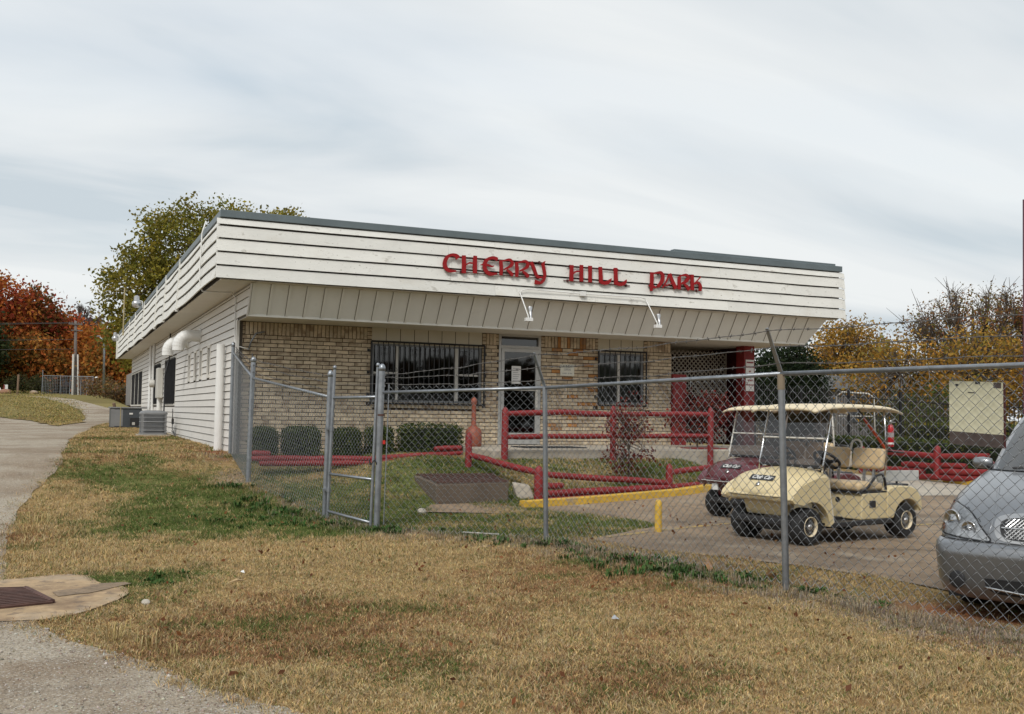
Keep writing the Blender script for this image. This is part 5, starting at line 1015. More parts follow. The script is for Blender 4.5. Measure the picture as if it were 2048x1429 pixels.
# tall yellow-green tree behind the building
tree('tall_tree', 'tall olive and yellow tree rising behind the left roof edge', (7.0,58.5,zz(6.6,58.5)), 12.5,
     [(-.3,0,9.2,3.3,3.2,3.3),(-2.9,.5,6.9,2.4,2.4,2.6),(-2.9,0,4.6,1.8,1.8,2.2),(2.8,-.5,10.1,2.6,2.4,1.9),(5.0,-1,10.95,1.7,1.5,.95),(-1,0,4.5,3,3,2.5)], [(.19,.175,.028),(.27,.225,.03),(.13,.14,.024),(.31,.22,.035)], 520, 80, .21, .34, .35, cpal=[(.13,.145,.024),(.27,.215,.03),(.19,.17,.028)])
# autumn wood on the left
AUT = {'red': [(.28,.045,.02),(.36,.08,.025),(.21,.035,.02)], 'orange': [(.46,.14,.028),(.38,.10,.025),(.46,.21,.04)], 'green': [(.025,.04,.014),(.035,.05,.015),(.05,.055,.016)], 'olive': [(.13,.10,.025),(.19,.10,.02),(.09,.08,.02)]}
def autumn(i, x, y, h, r, kind, label, kind2=None, base=.18):
    pal = AUT[kind]+(AUT[kind2] if kind2 else []); z = zz(x, y); ty = h*(1-base)/2
    tree('autumn_tree', label, (x,y,z), h, [(0,0,h*base+ty,r,r,ty),(-r*.35,0,h*.45,r*.8,r*.8,h*.28),(r*.4,0,h*.5,r*.75,r*.75,h*.26)], pal, 180, 64, .42, .72, .25, 'autumn trees beyond the track', cpal=pal)
autumn(0,-6.0,116,12.6,3.2,'red','tall red autumn tree at the left edge of the photo','orange'); autumn(1,-2.6,119,10.8,3.0,'olive','olive and rust tree right of the tall red one','red')
autumn(2,-8.0,109,8.0,2.6,'green','dark green tree in front of the red autumn trees'); autumn(3,-.3,121,9.2,2.8,'red','dark red rounded tree left of the utility pole','orange'); autumn(4,2.4,118,6.6,2.4,'orange','bright orange tree behind the utility pole')
autumn(5,4.3,124,8.0,3.2,'orange','orange tree between the utility pole and the lamp post','olive'); autumn(6,6.5,112,7.8,3.0,'orange','orange tree behind the lamp post by the building end','red'); autumn(7,-9.5,122,12.0,4,'red','deep red tree cut off by the left edge','green')
autumn(8,5.0,104,6.4,2.4,'olive','low olive tree beside the rear end of the building','orange',.05); autumn(9,-2.6,113,5.4,2.6,'olive','low olive tree behind the metal roof','orange',.05); autumn(10,9.5,118,8.5,3.4,'olive','brownish tree mostly hidden by the building','orange')
tree('bare_tree', 'bare purple-brown tree behind the top of the utility pole', (2.6,133,zz(2.6,133)), 11, [(0,0,7.5,3,3,3.2)], [(.12,.07,.07),(.09,.06,.06)], 70, 9, .35, .8, .2, bare=60, twig=.05)
for k, (x, y) in enumerate([(x, 142+5*math.sin(x)) for x in range(-30, 42, 6)]):
    pass
woods = []; wc = []
for k in range(900):
    x = rng.uniform(-45, 45); y = rng.uniform(140, 165); h = rng.uniform(1, 9.5); c = np.array([(.16,.05,.02),(.22,.09,.025),(.05,.055,.02),(.12,.09,.03),(.07,.05,.03)])[rng.integers(5)]
    woods.append(np.array([x, y, zz(x,y)+h])+rng.normal(size=(26,3))*np.array([1.6,1.6,1.1])); wc.append(pick([c], 26, .3))
V, F, cl = leaf_quads(np.concatenate(woods), np.full(900*26, 1.1), np.concatenate(wc)); tag(bulk('far_woods', V, F, cl, leaf_m), 'far line of autumn woods on the horizon', kind='stuff')
# right side trees
YEL = [(.44,.26,.05),(.36,.19,.04),(.26,.20,.04),(.46,.23,.04)]; BRN = [(.27,.11,.045),(.34,.14,.05),(.18,.15,.04),(.22,.11,.06)]
tree('yellow_tree', 'yellow and ochre tree right of the roof corner', (38.5,42.8,zz(38,42)), 6.8, [(0,0,4.0,2.2,2.2,2.4),(-1.5,0,3.0,1.5,1.5,1.8),(1.4,-.6,3.4,1.6,1.6,2.0)], YEL, 260, 62, .17, .40, .16, bare=40, twig=.018, cpal=YEL)
tree('thinning_tree', 'brown and green tree with bare twigs on top at the right', (42.0,37.6,zz(42,37)), 9.4, [(0,0,5.2,2.9,2.9,2.6),(-2.2,1.2,4.0,2.0,2.0,2.2),(2.2,-1,5.0,2.2,2.2,2.6),(0,0,3,3.5,3.5,2)], BRN+[(.16,.15,.035)], 330, 44, .15, .50, .18, bare=260, twig=.02, cpal=BRN+[(.12,.13,.03),(.2,.15,.03)])
tree('rust_tree', 'rusty red tree at the far right behind the cream board', (45.5,35.2,zz(45,35)), 9.0, [(0,0,5.2,2.6,2.6,2.9),(-1.5,0,3,2,2,2)], BRN+[(.30,.09,.03)], 260, 52, .19, .48, .2, bare=80, twig=.02, cpal=[(.28,.09,.03),(.2,.08,.03)])
tree('ochre_tree', 'ochre bush-like tree behind the black iron fence', (34.5,30.5,zz(34,30)), 5.4, [(0,0,2.9,2.6,2.6,2.0),(-2.2,2.6,2.9,2.2,2.2,1.8)], YEL+[(.14,.13,.03)], 200, 40, .17, .38, .12, cpal=YEL+[(.13,.12,.03)])
tree('ochre_tree', 'brownish bush-like tree behind the cream board', (36.0,26.5,zz(36,26)), 5.6, [(0,0,3.0,2.6,2.6,2.2),(2.2,-2.6,3.0,2.4,2.4,2.0)], BRN+[(.14,.13,.03)], 170, 40, .17, .38, .12, cpal=BRN)
tree('evergreen', 'round dark evergreen beyond the porch', (27.3,33.8,zz(27,33)), 4.6, [(0,0,2.3,1.55,1.55,2.2)], [(.018,.032,.012),(.03,.045,.016),(.012,.022,.01)], 520, 46, .13, .22, .12, hollow=.3)
for x, y, h, w_, pal, lb in ((26.5,24.5,2.6,1.6,[(.06,.085,.022),(.10,.11,.03)],'green shrub behind the pickets near the white frame'),(27.5,20.5,2.4,1.6,[(.10,.11,.03),(.2,.16,.04)],'yellow-green shrub behind the pickets, left of the cream board'),(26.0,17.0,2.6,1.7,[(.12,.05,.03),(.08,.08,.03)],'dark reddish shrub behind the cream board'),(28.5,28.5,2.2,1.7,[(.05,.07,.02),(.09,.09,.03)],'dark shrub behind the pickets next to the evergreen')):
    tree('garden_shrub', lb, (x,y,zz(x,y)), h, [(0,0,h*.5,w_,w_,h*.5)], pal, 90, 30, .12, .25, .05, 'shrubs behind the iron fence', cat='shrub', hollow=.3)
# red-leaved shrubs
REDL = [(.15,.018,.018),(.20,.03,.022),(.10,.015,.016),(.18,.045,.025)]
tree('red_shrub', 'red leaved upright shrub in front of the log railing', (9.35,15.9,zz(9.35,15.9)), 1.6, [(0,0,.75,.52,.5,.55),(.05,0,1.2,.38,.36,.45),(-.15,0,.45,.4,.35,.3)], REDL, 120, 10, .062, .07, .018, twig=.005, hollow=.3, cat='shrub')
tree('red_shrub', 'dark red shrub in front of the porch lattice', (12.9,19.0,.85), 1.5, [(0,0,.75,.75,.5,.6),(.5,0,.9,.5,.4,.5)], REDL+[(.10,.015,.018)], 130, 14, .08, .10, .02, twig=.006, hollow=.2, cat='shrub')
# clipped bushes along the brick wall
def clipped(name, label, x0, x1, y0, y1, z0, z1, n, ls, pal, group, rad=.1, rotz=0, cat='bush'):
    c = Vector(((x0+x1)/2, (y0+y1)/2, z0)); t = thing(name, label, cat, c, 0, group)
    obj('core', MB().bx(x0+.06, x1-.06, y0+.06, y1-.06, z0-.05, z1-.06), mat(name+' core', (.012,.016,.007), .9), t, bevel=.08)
    hx, hy, hz = (x1-x0)/2, (y1-y0)/2, (z1-z0)/2; P = rng.uniform(-1, 1, (n,3)); f = rng.integers(0, 5, n)
    P[f == 0, 0] = -1; P[f == 1, 0] = 1; P[f == 2, 1] = -1; P[f == 3, 2] = 1; P[f == 4, 1] = -1
    q = np.abs(P)*np.array([hx,hy,hz]); e_ = np.maximum(q-np.array([hx,hy,hz])+rad*1.6, 0); sc = np.linalg.norm(e_, axis=1); k = sc > rad*1.6
    q[k] -= (e_[k]/sc[k][:,None])*(sc[k]-rad*1.6)[:,None]; C_ = np.sign(P)*q*(1+rng.normal(size=(n,1))*.025)+np.array([c.x, c.y, z0+hz]); C_ += rng.normal(size=(n,3))*.02+.025*(fbm(C_[:,0]+C_[:,1], C_[:,2], 4.)-.5)[:,None]
    cc = pick(pal, n, .25); V, F, cl = leaf_quads(C_, np.full(n, ls), cc); bulk('foliage', V, F, cl, leaf_m, t); return t
BOX = [(.05,.075,.02),(.075,.105,.028),(.035,.055,.016),(.11,.125,.035)]
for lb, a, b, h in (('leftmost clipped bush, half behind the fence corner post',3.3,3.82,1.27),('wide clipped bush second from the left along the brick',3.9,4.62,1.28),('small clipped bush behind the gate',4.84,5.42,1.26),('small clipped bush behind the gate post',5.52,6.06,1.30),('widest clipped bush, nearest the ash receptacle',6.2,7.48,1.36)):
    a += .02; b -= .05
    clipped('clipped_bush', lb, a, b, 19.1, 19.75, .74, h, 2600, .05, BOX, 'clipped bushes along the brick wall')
clipped('hedge', 'clipped green hedge behind the red log fence', 19.0, 19.9, 15.0, 22.5, .25, 1.12, 9000, .07, BOX+[(.09,.09,.02)], None, cat='hedge')
clipped('hedge', 'yellow-green hedge inside the black iron fence', 24.0, 25.0, 17.0, 24.0, .3, 1.5, 5000, .1, [(.12,.13,.03),(.08,.1,.02),(.2,.16,.03)], None, cat='hedge')
# ---------------------------------------------------------------- grass
def scatter(n, x0, x1, y0, y1, dens):
    x = rng.uniform(x0, x1, n); y = rng.uniform(y0, y1, n); d = x*math.sin(YAW)+y*math.cos(YAW); lat = np.abs(x*math.cos(YAW)-y*math.sin(YAW)); k = (lat < d*.58+.6) & (rng.random(n) < dens(x, y, d)); return x[k], y[k], d[k]
rj, lj, pj = ROAD, LOT, PAD
def blades(name, label, x, y, d, hgt, wid, lean=1.0, tint=None, tri=1):
    n = len(x); kc = rng.random(n) < .62; cid = rng.integers(0, max(1, n//11), n); x = np.where(kc, x[cid]+rng.normal(size=n)*wid*3.2, x); y = np.where(kc, y[cid]+rng.normal(size=n)*wid*3.2, y)
    gr, ru, dead, cl, ins = fields(x, y); uu = rng.random(n); u = np.where(kc, uu[cid], uu); u2_ = np.where(kc, rng.random(n)[cid], rng.random(n)); u3_ = np.where(kc, rng.random(n)[cid], rng.random(n)); cv = rng.uniform(.72, 1.28, n)[cid]
    c = pick([STRAW, STRAW*1.3, STRAW*.75, (.30,.23,.14), (.46,.37,.21)], n, .22); k = u < ru*.85; c[k] = pick([RUSTY, RUSTY*1.2, (.15,.08,.045)], int(k.sum()), .22)
    k = u2_ < dead*.75; c[k] = pick([DEAD, DEAD*1.25, DEAD*.75, (.26,.21,.19)], int(k.sum()), .2)
    k = u3_ < .11+gr*.76; c[k] = pick([GREEN, GREEN*.75, (.11,.13,.035), (.06,.10,.022)], int(k.sum()), .22)
    c = c*np.where(kc, cv, 1.)[:,None]
    if tint is not None: c = c*tint
    h = hgt*rng.uniform(.4, 1.25, n)*(.35+1.5*fbm(x, y, 2.6, 12)**1.3); a = rng.uniform(0, 2*PI, n); ln = rng.uniform(.25, 1.25, n)*lean; az = rng.uniform(0, 2*PI, n); z = G(x, y)-.004
    dxy = np.column_stack([np.cos(az), np.sin(az)]); wv = np.column_stack([np.cos(a), np.sin(a)])*(wid*rng.uniform(.7,1.3,n))[:,None]/2; B = np.column_stack([x, y, z]); mid = B.copy(); mid[:,:2] += dxy*(h*ln*.35)[:,None]; mid[:,2] += h*.6/np.sqrt(1+ln*ln*.5); tip = B.copy(); tip[:,:2] += dxy*(h*ln*.95)[:,None]; tip[:,2] += h/np.sqrt(1+ln*ln*1.2)
    if tri == 2:
        V = np.empty((n,4,3)); V[:,0] = B; V[:,1] = mid; V[:,1,:2] += wv; V[:,2] = tip; V[:,3] = mid; V[:,3,:2] -= wv; i = np.arange(n)[:,None]*4; F = np.concatenate([i+np.array([0,1,3]), i+np.array([1,2,3])])
    else:
        V = np.empty((n,3,3)); V[:,0] = B; V[:,0,:2] -= wv*1.2; V[:,1] = B; V[:,1,:2] += wv*1.2; V[:,2] = tip; F = np.arange(n*3).reshape(n,3)
    m_ = V.shape[1]; cols = np.repeat(c, m_, 0).reshape(n,m_,3); cols[:,2] *= 1.12
    return tag(bulk(name, V.reshape(-1,3), F, cols.reshape(-1,3), grass_m), label, kind='stuff')
def bare_clay(x, y): return np.clip((1.5*bump2(x,y,7.0,6.6,.5,.35)+1.4*bump2(x,y,7.25,6.1,.45)+.9*bump2(x,y,4.2,4.5,.5,.2)+1.3*bump2(x,y,2.9,21.2,.5,1.3)+.8*bump2(x,y,2.75,16.0,.35,.3)+.6*bump2(x,y,2.2,18.5,.4,.3)+(fbm(x,y,4.5,9)-.55)*.8)*1.3-.4, 0, .9)
def clear(x, y, m_=.0):
    rd = segdist(x, y, ROAD[:26]); inr = inpoly(x, y, ROAD); edge = rd+.0 < .28*rng.random(len(x))**2.2
    gap = fbm(x, y, 1.6, 30) < .30
    return (~inr | (edge & (y < 20))) & ~(inpoly(x, y, PAD) & (segdist(x, y, PAD[1:-1]) > .10*rng.random(len(x))**2)) & ~(bare_clay(x, y) > rng.random(len(x))) & ~inpoly(x, y, LOT) & ~((x > 7.45) & (y > 17.6)) & ~((x > 3.15) & (y > 20.5)) & ~inpoly(x, y, [(5.42,15.1),(6.72,15.12),(7.0,16.45),(5.5,16.5)]) & ~(gap & (rng.random(len(x)) < .45))
fence_poly = FENCE+[(13.3,20.6),(13.3,16),(34,16),(34,2)]
x, y, d = scatter(1050000, -1, 7.6, 3.6, 11, lambda x, y, d: np.clip((6.5/d)**1.6, 0, 1)); k = clear(x, y); blades('grass', 'short dry straw-coloured grass in the foreground', x[k], y[k], d[k], .048, .0044, tri=2)
x, y, d = scatter(520000, -1, 8, 10.5, 21, lambda x, y, d: np.clip((12/d)**1.4, 0, 1)); k = clear(x, y); blades('grass', 'patchy green and straw grass on the slope and lawn', x[k], y[k], d[k], .052, .0075)
x, y, d = scatter(170000, -.5, 3.3, 20, 50, lambda x, y, d: np.clip((22/d)**1.4, 0, 1)); k = clear(x, y); blades('grass', 'grass strip along the white siding', x[k], y[k], d[k], .06, .014)
x, y, d = scatter(160000, 6, 13, 13.5, 18, lambda x, y, d: np.ones(len(x))*.9); k = clear(x, y); blades('grass', 'lawn below the walk', x[k], y[k], d[k], .06, .012)
x, y, d = scatter(120000, -14, 1.4, 41, 90, lambda x, y, d: np.clip((45/d)**1.2, 0, 1)); k = inpoly(x, y, ISLAND); dd = segdist(x, y, ISLAND+ISLAND[:1]); 
o = blades('grass', 'mown grass on the island in the bend', x[k], y[k], d[k], .05, .03, .8, np.array((.8,.85,.62))); co = np.empty(len(o.data.vertices)*3, np.float32); o.data.vertices.foreach_get('co', co); co = co.reshape(-1,3); co[:,2] += np.repeat(np.minimum(.5, dd[k]*.10), 3)+.03; o.data.vertices.foreach_set('co', co.ravel())
# tufts and broad green weeds
def tuft(px, py, n, h, w, pal, label=None, spread=.07):
    x = px+rng.normal(size=n)*spread; y = py+rng.normal(size=n)*spread; z = G(x, y); az = np.arctan2(y-py, x-px)+rng.normal(size=n)*.5; ln = rng.uniform(.2,.9,n); hh = h*rng.uniform(.5,1.15,n); a = az+PI/2
    wv = np.column_stack([np.cos(a), np.sin(a)])*w/2; d_ = np.column_stack([np.cos(az), np.sin(az)]); V = np.zeros((n,5,3)); B = np.column_stack([x,y,z]); mid = B.copy(); mid[:,:2] += d_*(hh*ln*.4)[:,None]; mid[:,2] += hh*.65; tip = B.copy(); tip[:,:2] += d_*(hh*ln*1.1)[:,None]; tip[:,2] += hh*(1-.4*ln)
    V[:,0] = B; V[:,0,:2] -= wv*.6; V[:,1] = B; V[:,1,:2] += wv*.6; V[:,2] = mid; V[:,2,:2] += wv; V[:,3] = mid; V[:,3,:2] -= wv; V[:,4] = tip
    i = np.arange(n)[:,None]*5; F = np.concatenate([i+np.array([0,1,2]), i+np.array([0,2,3]), i+np.array([3,2,4])]); return V.reshape(-1,3), F, np.repeat(pick(pal, n, .2), 5, 0)
def collect(name, label, items):
    Vs, Fs, Cs, o = [], [], [], 0
    for V, F, c in items: Vs.append(V); Fs.append(F+o); Cs.append(c); o += len(V)
    tag(bulk(name, np.concatenate(Vs), np.concatenate(Fs), np.concatenate(Cs), grass_m), label, kind='stuff')
PALE = [(.42,.33,.17),(.36,.27,.12),(.30,.22,.09)]; WEED = [(.03,.075,.018),(.045,.095,.022),(.06,.11,.03)]
T = [tuft(px, py, nn, hh, .006, PALE, None, sp_) for px, py, nn, hh, sp_ in [(.42,7.72,45,.17,.05),(.62,7.38,45,.14,.06),(.78,7.12,30,.11,.06),(.3,8.1,25,.09,.06),(-.28,13.6,60,.16,.10),(-.18,14.4,60,.18,.10),(-.3,12.6,50,.14,.12),(-.1,11.6,40,.12,.12),(.15,12.4,40,.1,.12),(1.5,6.3,16,.1,.03),(2.1,5.7,10,.09,.03),(.9,10.3,30,.07,.1)]]
collect('straw_tufts', 'pale dry tufts along the edge of the gravel', T)
T = []
for cx, cy, n, sp_, hh in [(5.2,11.35,9,.22,.09),(5.35,10.85,12,.2,.10),(5.3,9.8,9,.15,.08),(5.55,9.15,22,.26,.11),(5.75,8.75,16,.2,.10),(5.95,8.3,12,.18,.09),(6.0,7.75,6,.14,.07),(6.25,7.4,6,.12,.07),(4.85,11.9,9,.2,.08),(3.55,13.6,12,.25,.11),(4.1,12.85,14,.22,.11),(2.85,15.6,14,.25,.12),(3.0,14.9,12,.22,.11),(2.55,14.2,12,.35,.08),(2.0,14.4,14,.4,.07),(6.5,6.9,4,.12,.06),(2.8,17.3,9,.15,.1),(1.0,10.0,10,.2,.06)]:
    for q in range(n): T.append(tuft(cx+rng.normal()*sp_, cy+rng.normal()*sp_, 20, hh*rng.uniform(.6,1.1), .016, WEED, None, .04))
collect('weeds', 'dark green broad-leaved weeds growing along the fence line', T)
T = []
for q in range(520):
    t_ = rng.random(); i = rng.choice(5, p=[.34,.3,.18,.08,.10]); a, b = np.array(FENCE[i]), np.array(FENCE[i+1]); p = a+(b-a)*t_; nv = np.array([-(b-a)[1], (b-a)[0]]); nv = nv/np.linalg.norm(nv); p = p+nv*(abs(rng.normal())*.28-.03)
    if p[1] > 4: T.append(tuft(p[0], p[1], 16, rng.uniform(.05,.13), .004, [tuple(DEAD), (.26,.22,.18), (.30,.23,.12), (.17,.14,.11)], None, .05))
collect('dead_grass', 'grey dead grass matted along the foot of the fence', T)
# fallen leaves: countless small ones, plus a few large ones
n = 520; x = rng.uniform(.6, 9, n); y = rng.uniform(4.5, 18, n); k = ~inpoly(x, y, ROAD) & ~((x > 7.4) & (y > 17.5)); x, y = x[k], y[k]
V, F, cl = leaf_quads(np.column_stack([x, y, G(x, y)+.045]), np.full(len(x), .05), pick([(.20,.075,.03),(.26,.12,.05),(.14,.06,.03)], len(x))); V[:,2] = np.maximum(V[:,2], G(V[:,0], V[:,1])+.02); tag(bulk('fallen_leaves', V, F, cl, leaf_m), 'brown fallen leaves scattered over the grass', kind='stuff')
def big_leaf(x, y, r, lb, col, rz):
    z = g(x, y); mb = MB(); pts = [(r*(.55+.45*abs(math.cos(2.5*a)))*math.cos(a), r*(.55+.45*abs(math.cos(2.5*a)))*math.sin(a)) for a in np.linspace(0, 2*PI, 21)[:-1]]; c_, s_ = math.cos(rz), math.sin(rz)
    mb.add([(x, y, z+.07)]+[(x+p[0]*c_-p[1]*s_*.5, y+p[0]*s_+p[1]*c_*.5, z+.07+p[1]*.8+.02*math.sin(p[0]*60)) for p in pts], [(0, i+1, (i+1) % 20+1) for i in range(20)])
    tag(obj('fallen_leaf', mb, mat('dry leaf', col, .8, .2, 20), smooth=True), lb, 'leaf')
big_leaf(6.0,8.62,.07,'large tan leaf in the weeds left of the right fence post',(.36,.20,.09),.4); big_leaf(6.28,8.0,.07,'large tan leaf close to the foot of the right fence post',(.36,.21,.10),2.); big_leaf(6.32,7.55,.06,'reddish leaf against the foot of the right fence post',(.28,.10,.05),1.)
# gravel stones on the near track
n = 44000; x = rng.uniform(-2.6, 1.7, n); y = 3.8+rng.random(n)**1.7*8; edge = segdist(x, y, ROAD[:14]); k = ((inpoly(x, y, ROAD) & ~inpoly(x, y, PAD)) | (inpoly(x, y, PAD) & (y < 9.1) & (segdist(x, y, PAD) < .16*rng.random(n)))) & (rng.random(n) < np.clip(.30+.9*np.exp(-edge/.3)+1.2*(fbm(x, y, .9, 40)-.5), .05, 1)); x, y = x[k], y[k]; n = len(x)
s = rng.lognormal(-5.25, .42, n)[:,None]*np.array([1,1,.7])*rng.uniform(.7,1.3,(n,3)); oc = np.array([(1,0,0),(0,1,0),(-1,0,0),(0,-1,0),(0,0,1),(0,0,-1)], float); rot = rng.uniform(0, 2*PI, n)
P = oc[None]*s[:,None,:]; cx = P[...,0]*np.cos(rot)[:,None]-P[...,1]*np.sin(rot)[:,None]; P[...,1] = P[...,0]*np.sin(rot)[:,None]+P[...,1]*np.cos(rot)[:,None]; P[...,0] = cx; P += np.column_stack([x, y, G(x,y)+.014])[:,None]
F = np.array([(0,1,4),(1,2,4),(2,3,4),(3,0,4),(1,0,5),(2,1,5),(3,2,5),(0,3,5)]); F = (np.arange(n)[:,None,None]*6+F).reshape(-1,3)
tag(bulk('gravel', P.reshape(-1,3), F, np.repeat(pick([(.40,.37,.32),(.47,.44,.39),(.28,.235,.19),(.34,.28,.22),(.22,.18,.14)], n, .2), 6, 0), grass_m), 'loose limestone chips on the gravel track', kind='stuff')
# trees behind the photographer, seen only as reflections in the shop windows
n = 9000; x = rng.uniform(-45, 85, n); y = rng.uniform(-34, -28, n); z = rng.random(n)**.8*(4.9+1.2*fbm(x, x*0, .16, 2)); V, F, cl = leaf_quads(np.column_stack([x, y, z]), np.full(n, 1.25), pick([(.05,.045,.02),(.09,.05,.02),(.03,.035,.015)], n)); tag(bulk('tree_row', V, F, cl, leaf_m), 'row of trees across the way, mirrored in the shop windows', kind='stuff')

# ================================================================ UTILITIES, FAR THINGS, LITTER
ac = thing('condenser_unit', 'round-cornered grey air conditioning condenser beside the white siding', 'air conditioner', (2.55,31.3,g(2.55,31.3)))
zA = g(2.55,31.3); obj('pad', MB().bx(2.1,3.0,30.85,31.75,zA-.05,zA+.05), concrete, ac)
def sq_ring(cx, cy, h, r, z, n=6):
    P = []
    for qx, qy, a0 in ((1,1,0),(-1,1,90),(-1,-1,180),(1,-1,270)):
        for k in range(n+1): a = R(a0+90*k/n); P.append((cx+qx*(h-r)+r*math.cos(a), cy+qy*(h-r)+r*math.sin(a), z))
    return P
def sq_stack(levels, n=6):
    mb = MB(); rings = [sq_ring(2.55,31.3,h,r,zA+z,n) for h, r, z in levels]; k = len(rings[0]); return mb.add([p for q_ in rings for p in q_], [(i*k+j, i*k+(j+1) % k, (i+1)*k+(j+1) % k, (i+1)*k+j) for i in range(len(rings)-1) for j in range(k)]+[tuple(range((len(rings)-1)*k, len(rings)*k))])
obj('coil', sq_stack([(.33,.13,.06),(.33,.13,.62)]), ac_dark, ac, smooth=True, autosm=40)
for z in np.arange(.12, .62, .034): obj('louvre', MB().tube(sq_ring(2.55,31.3,.355,.14,zA+z), .0085, 4, closed=True), ac_mid, ac)
for z in (.17,.29,.41,.53): obj('band', MB().tube(sq_ring(2.55,31.3,.362,.14,zA+z), .013, 4, closed=True), ac_mid, ac)
obj('top', sq_stack([(.37,.14,.62),(.37,.14,.67),(.33,.13,.71),(.2,.1,.74)]), ac_mid, ac, smooth=True, autosm=40); obj('base', sq_stack([(.37,.14,.05),(.37,.14,.10),(.3,.1,.1)]), ac_mid, ac)
for a, b in ((-1,-1),(1,-1),(-1,1)): obj('corner_post', MB().bx(2.55+a*.31-.03,2.55+a*.31+.03,31.3+b*.31-.03,31.3+b*.31+.03,zA+.08,zA+.64), ac_mid, ac)
zB = g(2.2,40.4); pk = thing('package_unit', 'boxy dark grey packaged air conditioner farther along the siding', 'air conditioner', (2.3,40.5,zB))
obj('cabinet', MB().bx(1.8,2.85,39.9,41.3,zB+.02,zB+.72), ac_dark, pk, bevel=.02); obj('lid', MB().bx(1.76,3.02,39.86,41.34,zB+.72,zB+.77), ac_mid, pk, bevel=.01)
obj('side_panel', MB().bx(1.79,1.92,39.89,39.9,zB+.05,zB+.70).bx(1.92,2.2,39.89,39.9,zB+.08,zB+.68), ac_mid, pk); obj('service_hatch', MB().bx(2.45,2.75,39.88,39.9,zB+.1,zB+.38), black_pl, pk); obj('label_plate', MB().bx(2.52,2.62,39.87,39.88,zB+.12,zB+.22), grey_m, pk); obj('label_plate', MB().bx(2.42,2.54,39.88,39.9,zB+.5,zB+.56), white_m, pk)
zC = g(2.05,39); tag(obj('wooden_stake', MB().tube([(2.12,41.2,zC-.1),(2.02,41.0,zC+.5),(1.92,40.9,zC+.92)], [.05,.055,.06], 7), wood_m), 'leaning brown stake with a frayed top beside the package unit', 'stake')
tag(obj('marker_rod', MB().tube([(2.1,39.5,zB),(2.1,39.5,zB+.82)], .014, 5), MATS['old brass rod']), 'thin brown rod in front of the packaged air conditioner', 'rod')
obj('cord_plug', MB().tube([(2.98,30.3,1.6),(2.98,30.2,1.2),(2.97,30.2,1.05)], .012, 5).box((2.98,30.2,1.25),(.06,.05,.16)).tube([(2.97,30.2,1.05),(3.0,29.9,.92),(2.9,29.6,1.0),(2.98,29.3,.86)], .01, 5), black_pl, bld)
# utility pole with cross-arms and wires
up_ = thing('utility_pole', 'wooden utility pole with two cross-arms beyond the track', 'utility pole', (1.45,103.2,2.7))
obj('pole', MB().tube([(1.50,103.3,2.4),(1.28,103.0,9.6)], [.17,.12], 10), pole_m, up_, smooth=True); obj('riser', MB().tube([(1.27,103.1,2.6),(1.20,102.9,6.5)], .10, 8).tube([(1.74,103.1,2.6),(1.58,102.9,6.5)], .08, 8), alum_w, up_)
obj('crossarm', MB().box((1.28,102.9,9.3),(1.2,.12,.12)), pole_m, up_); obj('crossarm', MB().box((1.42,102.9,8.72),(1.0,.1,.1)), pole_m, up_)
for x in (.78,1.0,1.55,1.8): obj('insulator', MB().tube([(x,102.9,9.34),(x,102.9,9.5)], .05, 6), pole_m, up_)
wire_m = mat('power cable', (.03,.03,.03), .6)
for z0, z1 in ((9.45,9.45),(7.9,7.94),(7.0,7.3),(9.42,9.0)): obj('cable', MB().tube([(1.3+(-40-1.3)*t, 103+4*t, z0+(z1-z0)*t-.7*math.sin(PI*t)) for t in np.linspace(0,1,14)], .028, 4), wire_m, up_)
lp = thing('lamp_post', 'thin metal lamp post with a short arm beyond the building', 'lamp post', (3.5,91.4,2.5)); obj('pole', MB().tube([(3.51,91.46,2.3),(3.37,91.3,6.9),(3.2,91.3,7.3),(2.98,91.4,7.5)], [.10,.08,.06,.05], 8), galv, lp, smooth=True); obj('lamp_head', MB().box((2.9,91.4,7.52),(.34,.16,.1)), galv, lp, bevel=.03)
gl_ = thing('globe_light', 'small white globe light on a short post near the far fence', 'light', (3.08,97,3.2)); obj('pole', MB().tube([(3.1,97.1,2.5),(3.07,97.05,4.1)], .04, 6), galv, gl_); obj('globe', MB().lathe([(.05,0),(.14,.06),(.16,.14),(.1,.22),(0,.24)], 10, Matrix.Translation((3.07,97.05,4.08))), white_m, gl_, smooth=True)
ff = thing('far_fence', 'distant chain link fence beside the utility pole', 'fence', (1,101,2.7))
fpts = [(-1.3,102.1),(.2,101.8),(1.0,101.6),(1.9,101.2),(2.4,100.9),(2.9,100.6)]
for i, (x, y) in enumerate(fpts): obj('post', MB().tube([(x,y,g(x,y)-.1),(x,y,g(x,y)+(1.75 if i else 2.2))], .035, 6), galv, ff)
mb = MB()
for a, b in zip(fpts, fpts[1:]):
    za, zb_ = g(*a), g(*b); mb.tube([(*a,za+1.7),(*b,zb_+1.7)], .03, 4); l = math.hypot(b[0]-a[0], b[1]-a[1])
    for k in range(int(l/.14)): 
        t = k*.14/l; x, y = a[0]+(b[0]-a[0])*t, a[1]+(b[1]-a[1])*t; mb.tube([(x,y,za),(x,y,za+1.7)], .012, 3, cap=False)
    for z in np.arange(.14, 1.65, .14): mb.tube([(*a,za+z),(*b,zb_+z)], .012, 3, cap=False)
o = obj('wire_mesh', mb, galv_wire, ff); o['kind'] = 'stuff'
ca = thing('carport', 'low metal-roofed shelter under the red trees', 'shelter', (-1.8,115.5,2.9))
obj('roof', MB().add([(-5.0,117.5,4.05),(-3.0,117.6,4.62),(.4,116.2,4.62),(1.2,114.2,4.0),(.9,113.2,3.85),(-4.6,114.6,3.85)], [(0,1,4,5),(1,2,3,4)]), mat('blue-grey roof metal',(.19,.19,.23),.5,.1,2,metal=.3), ca)
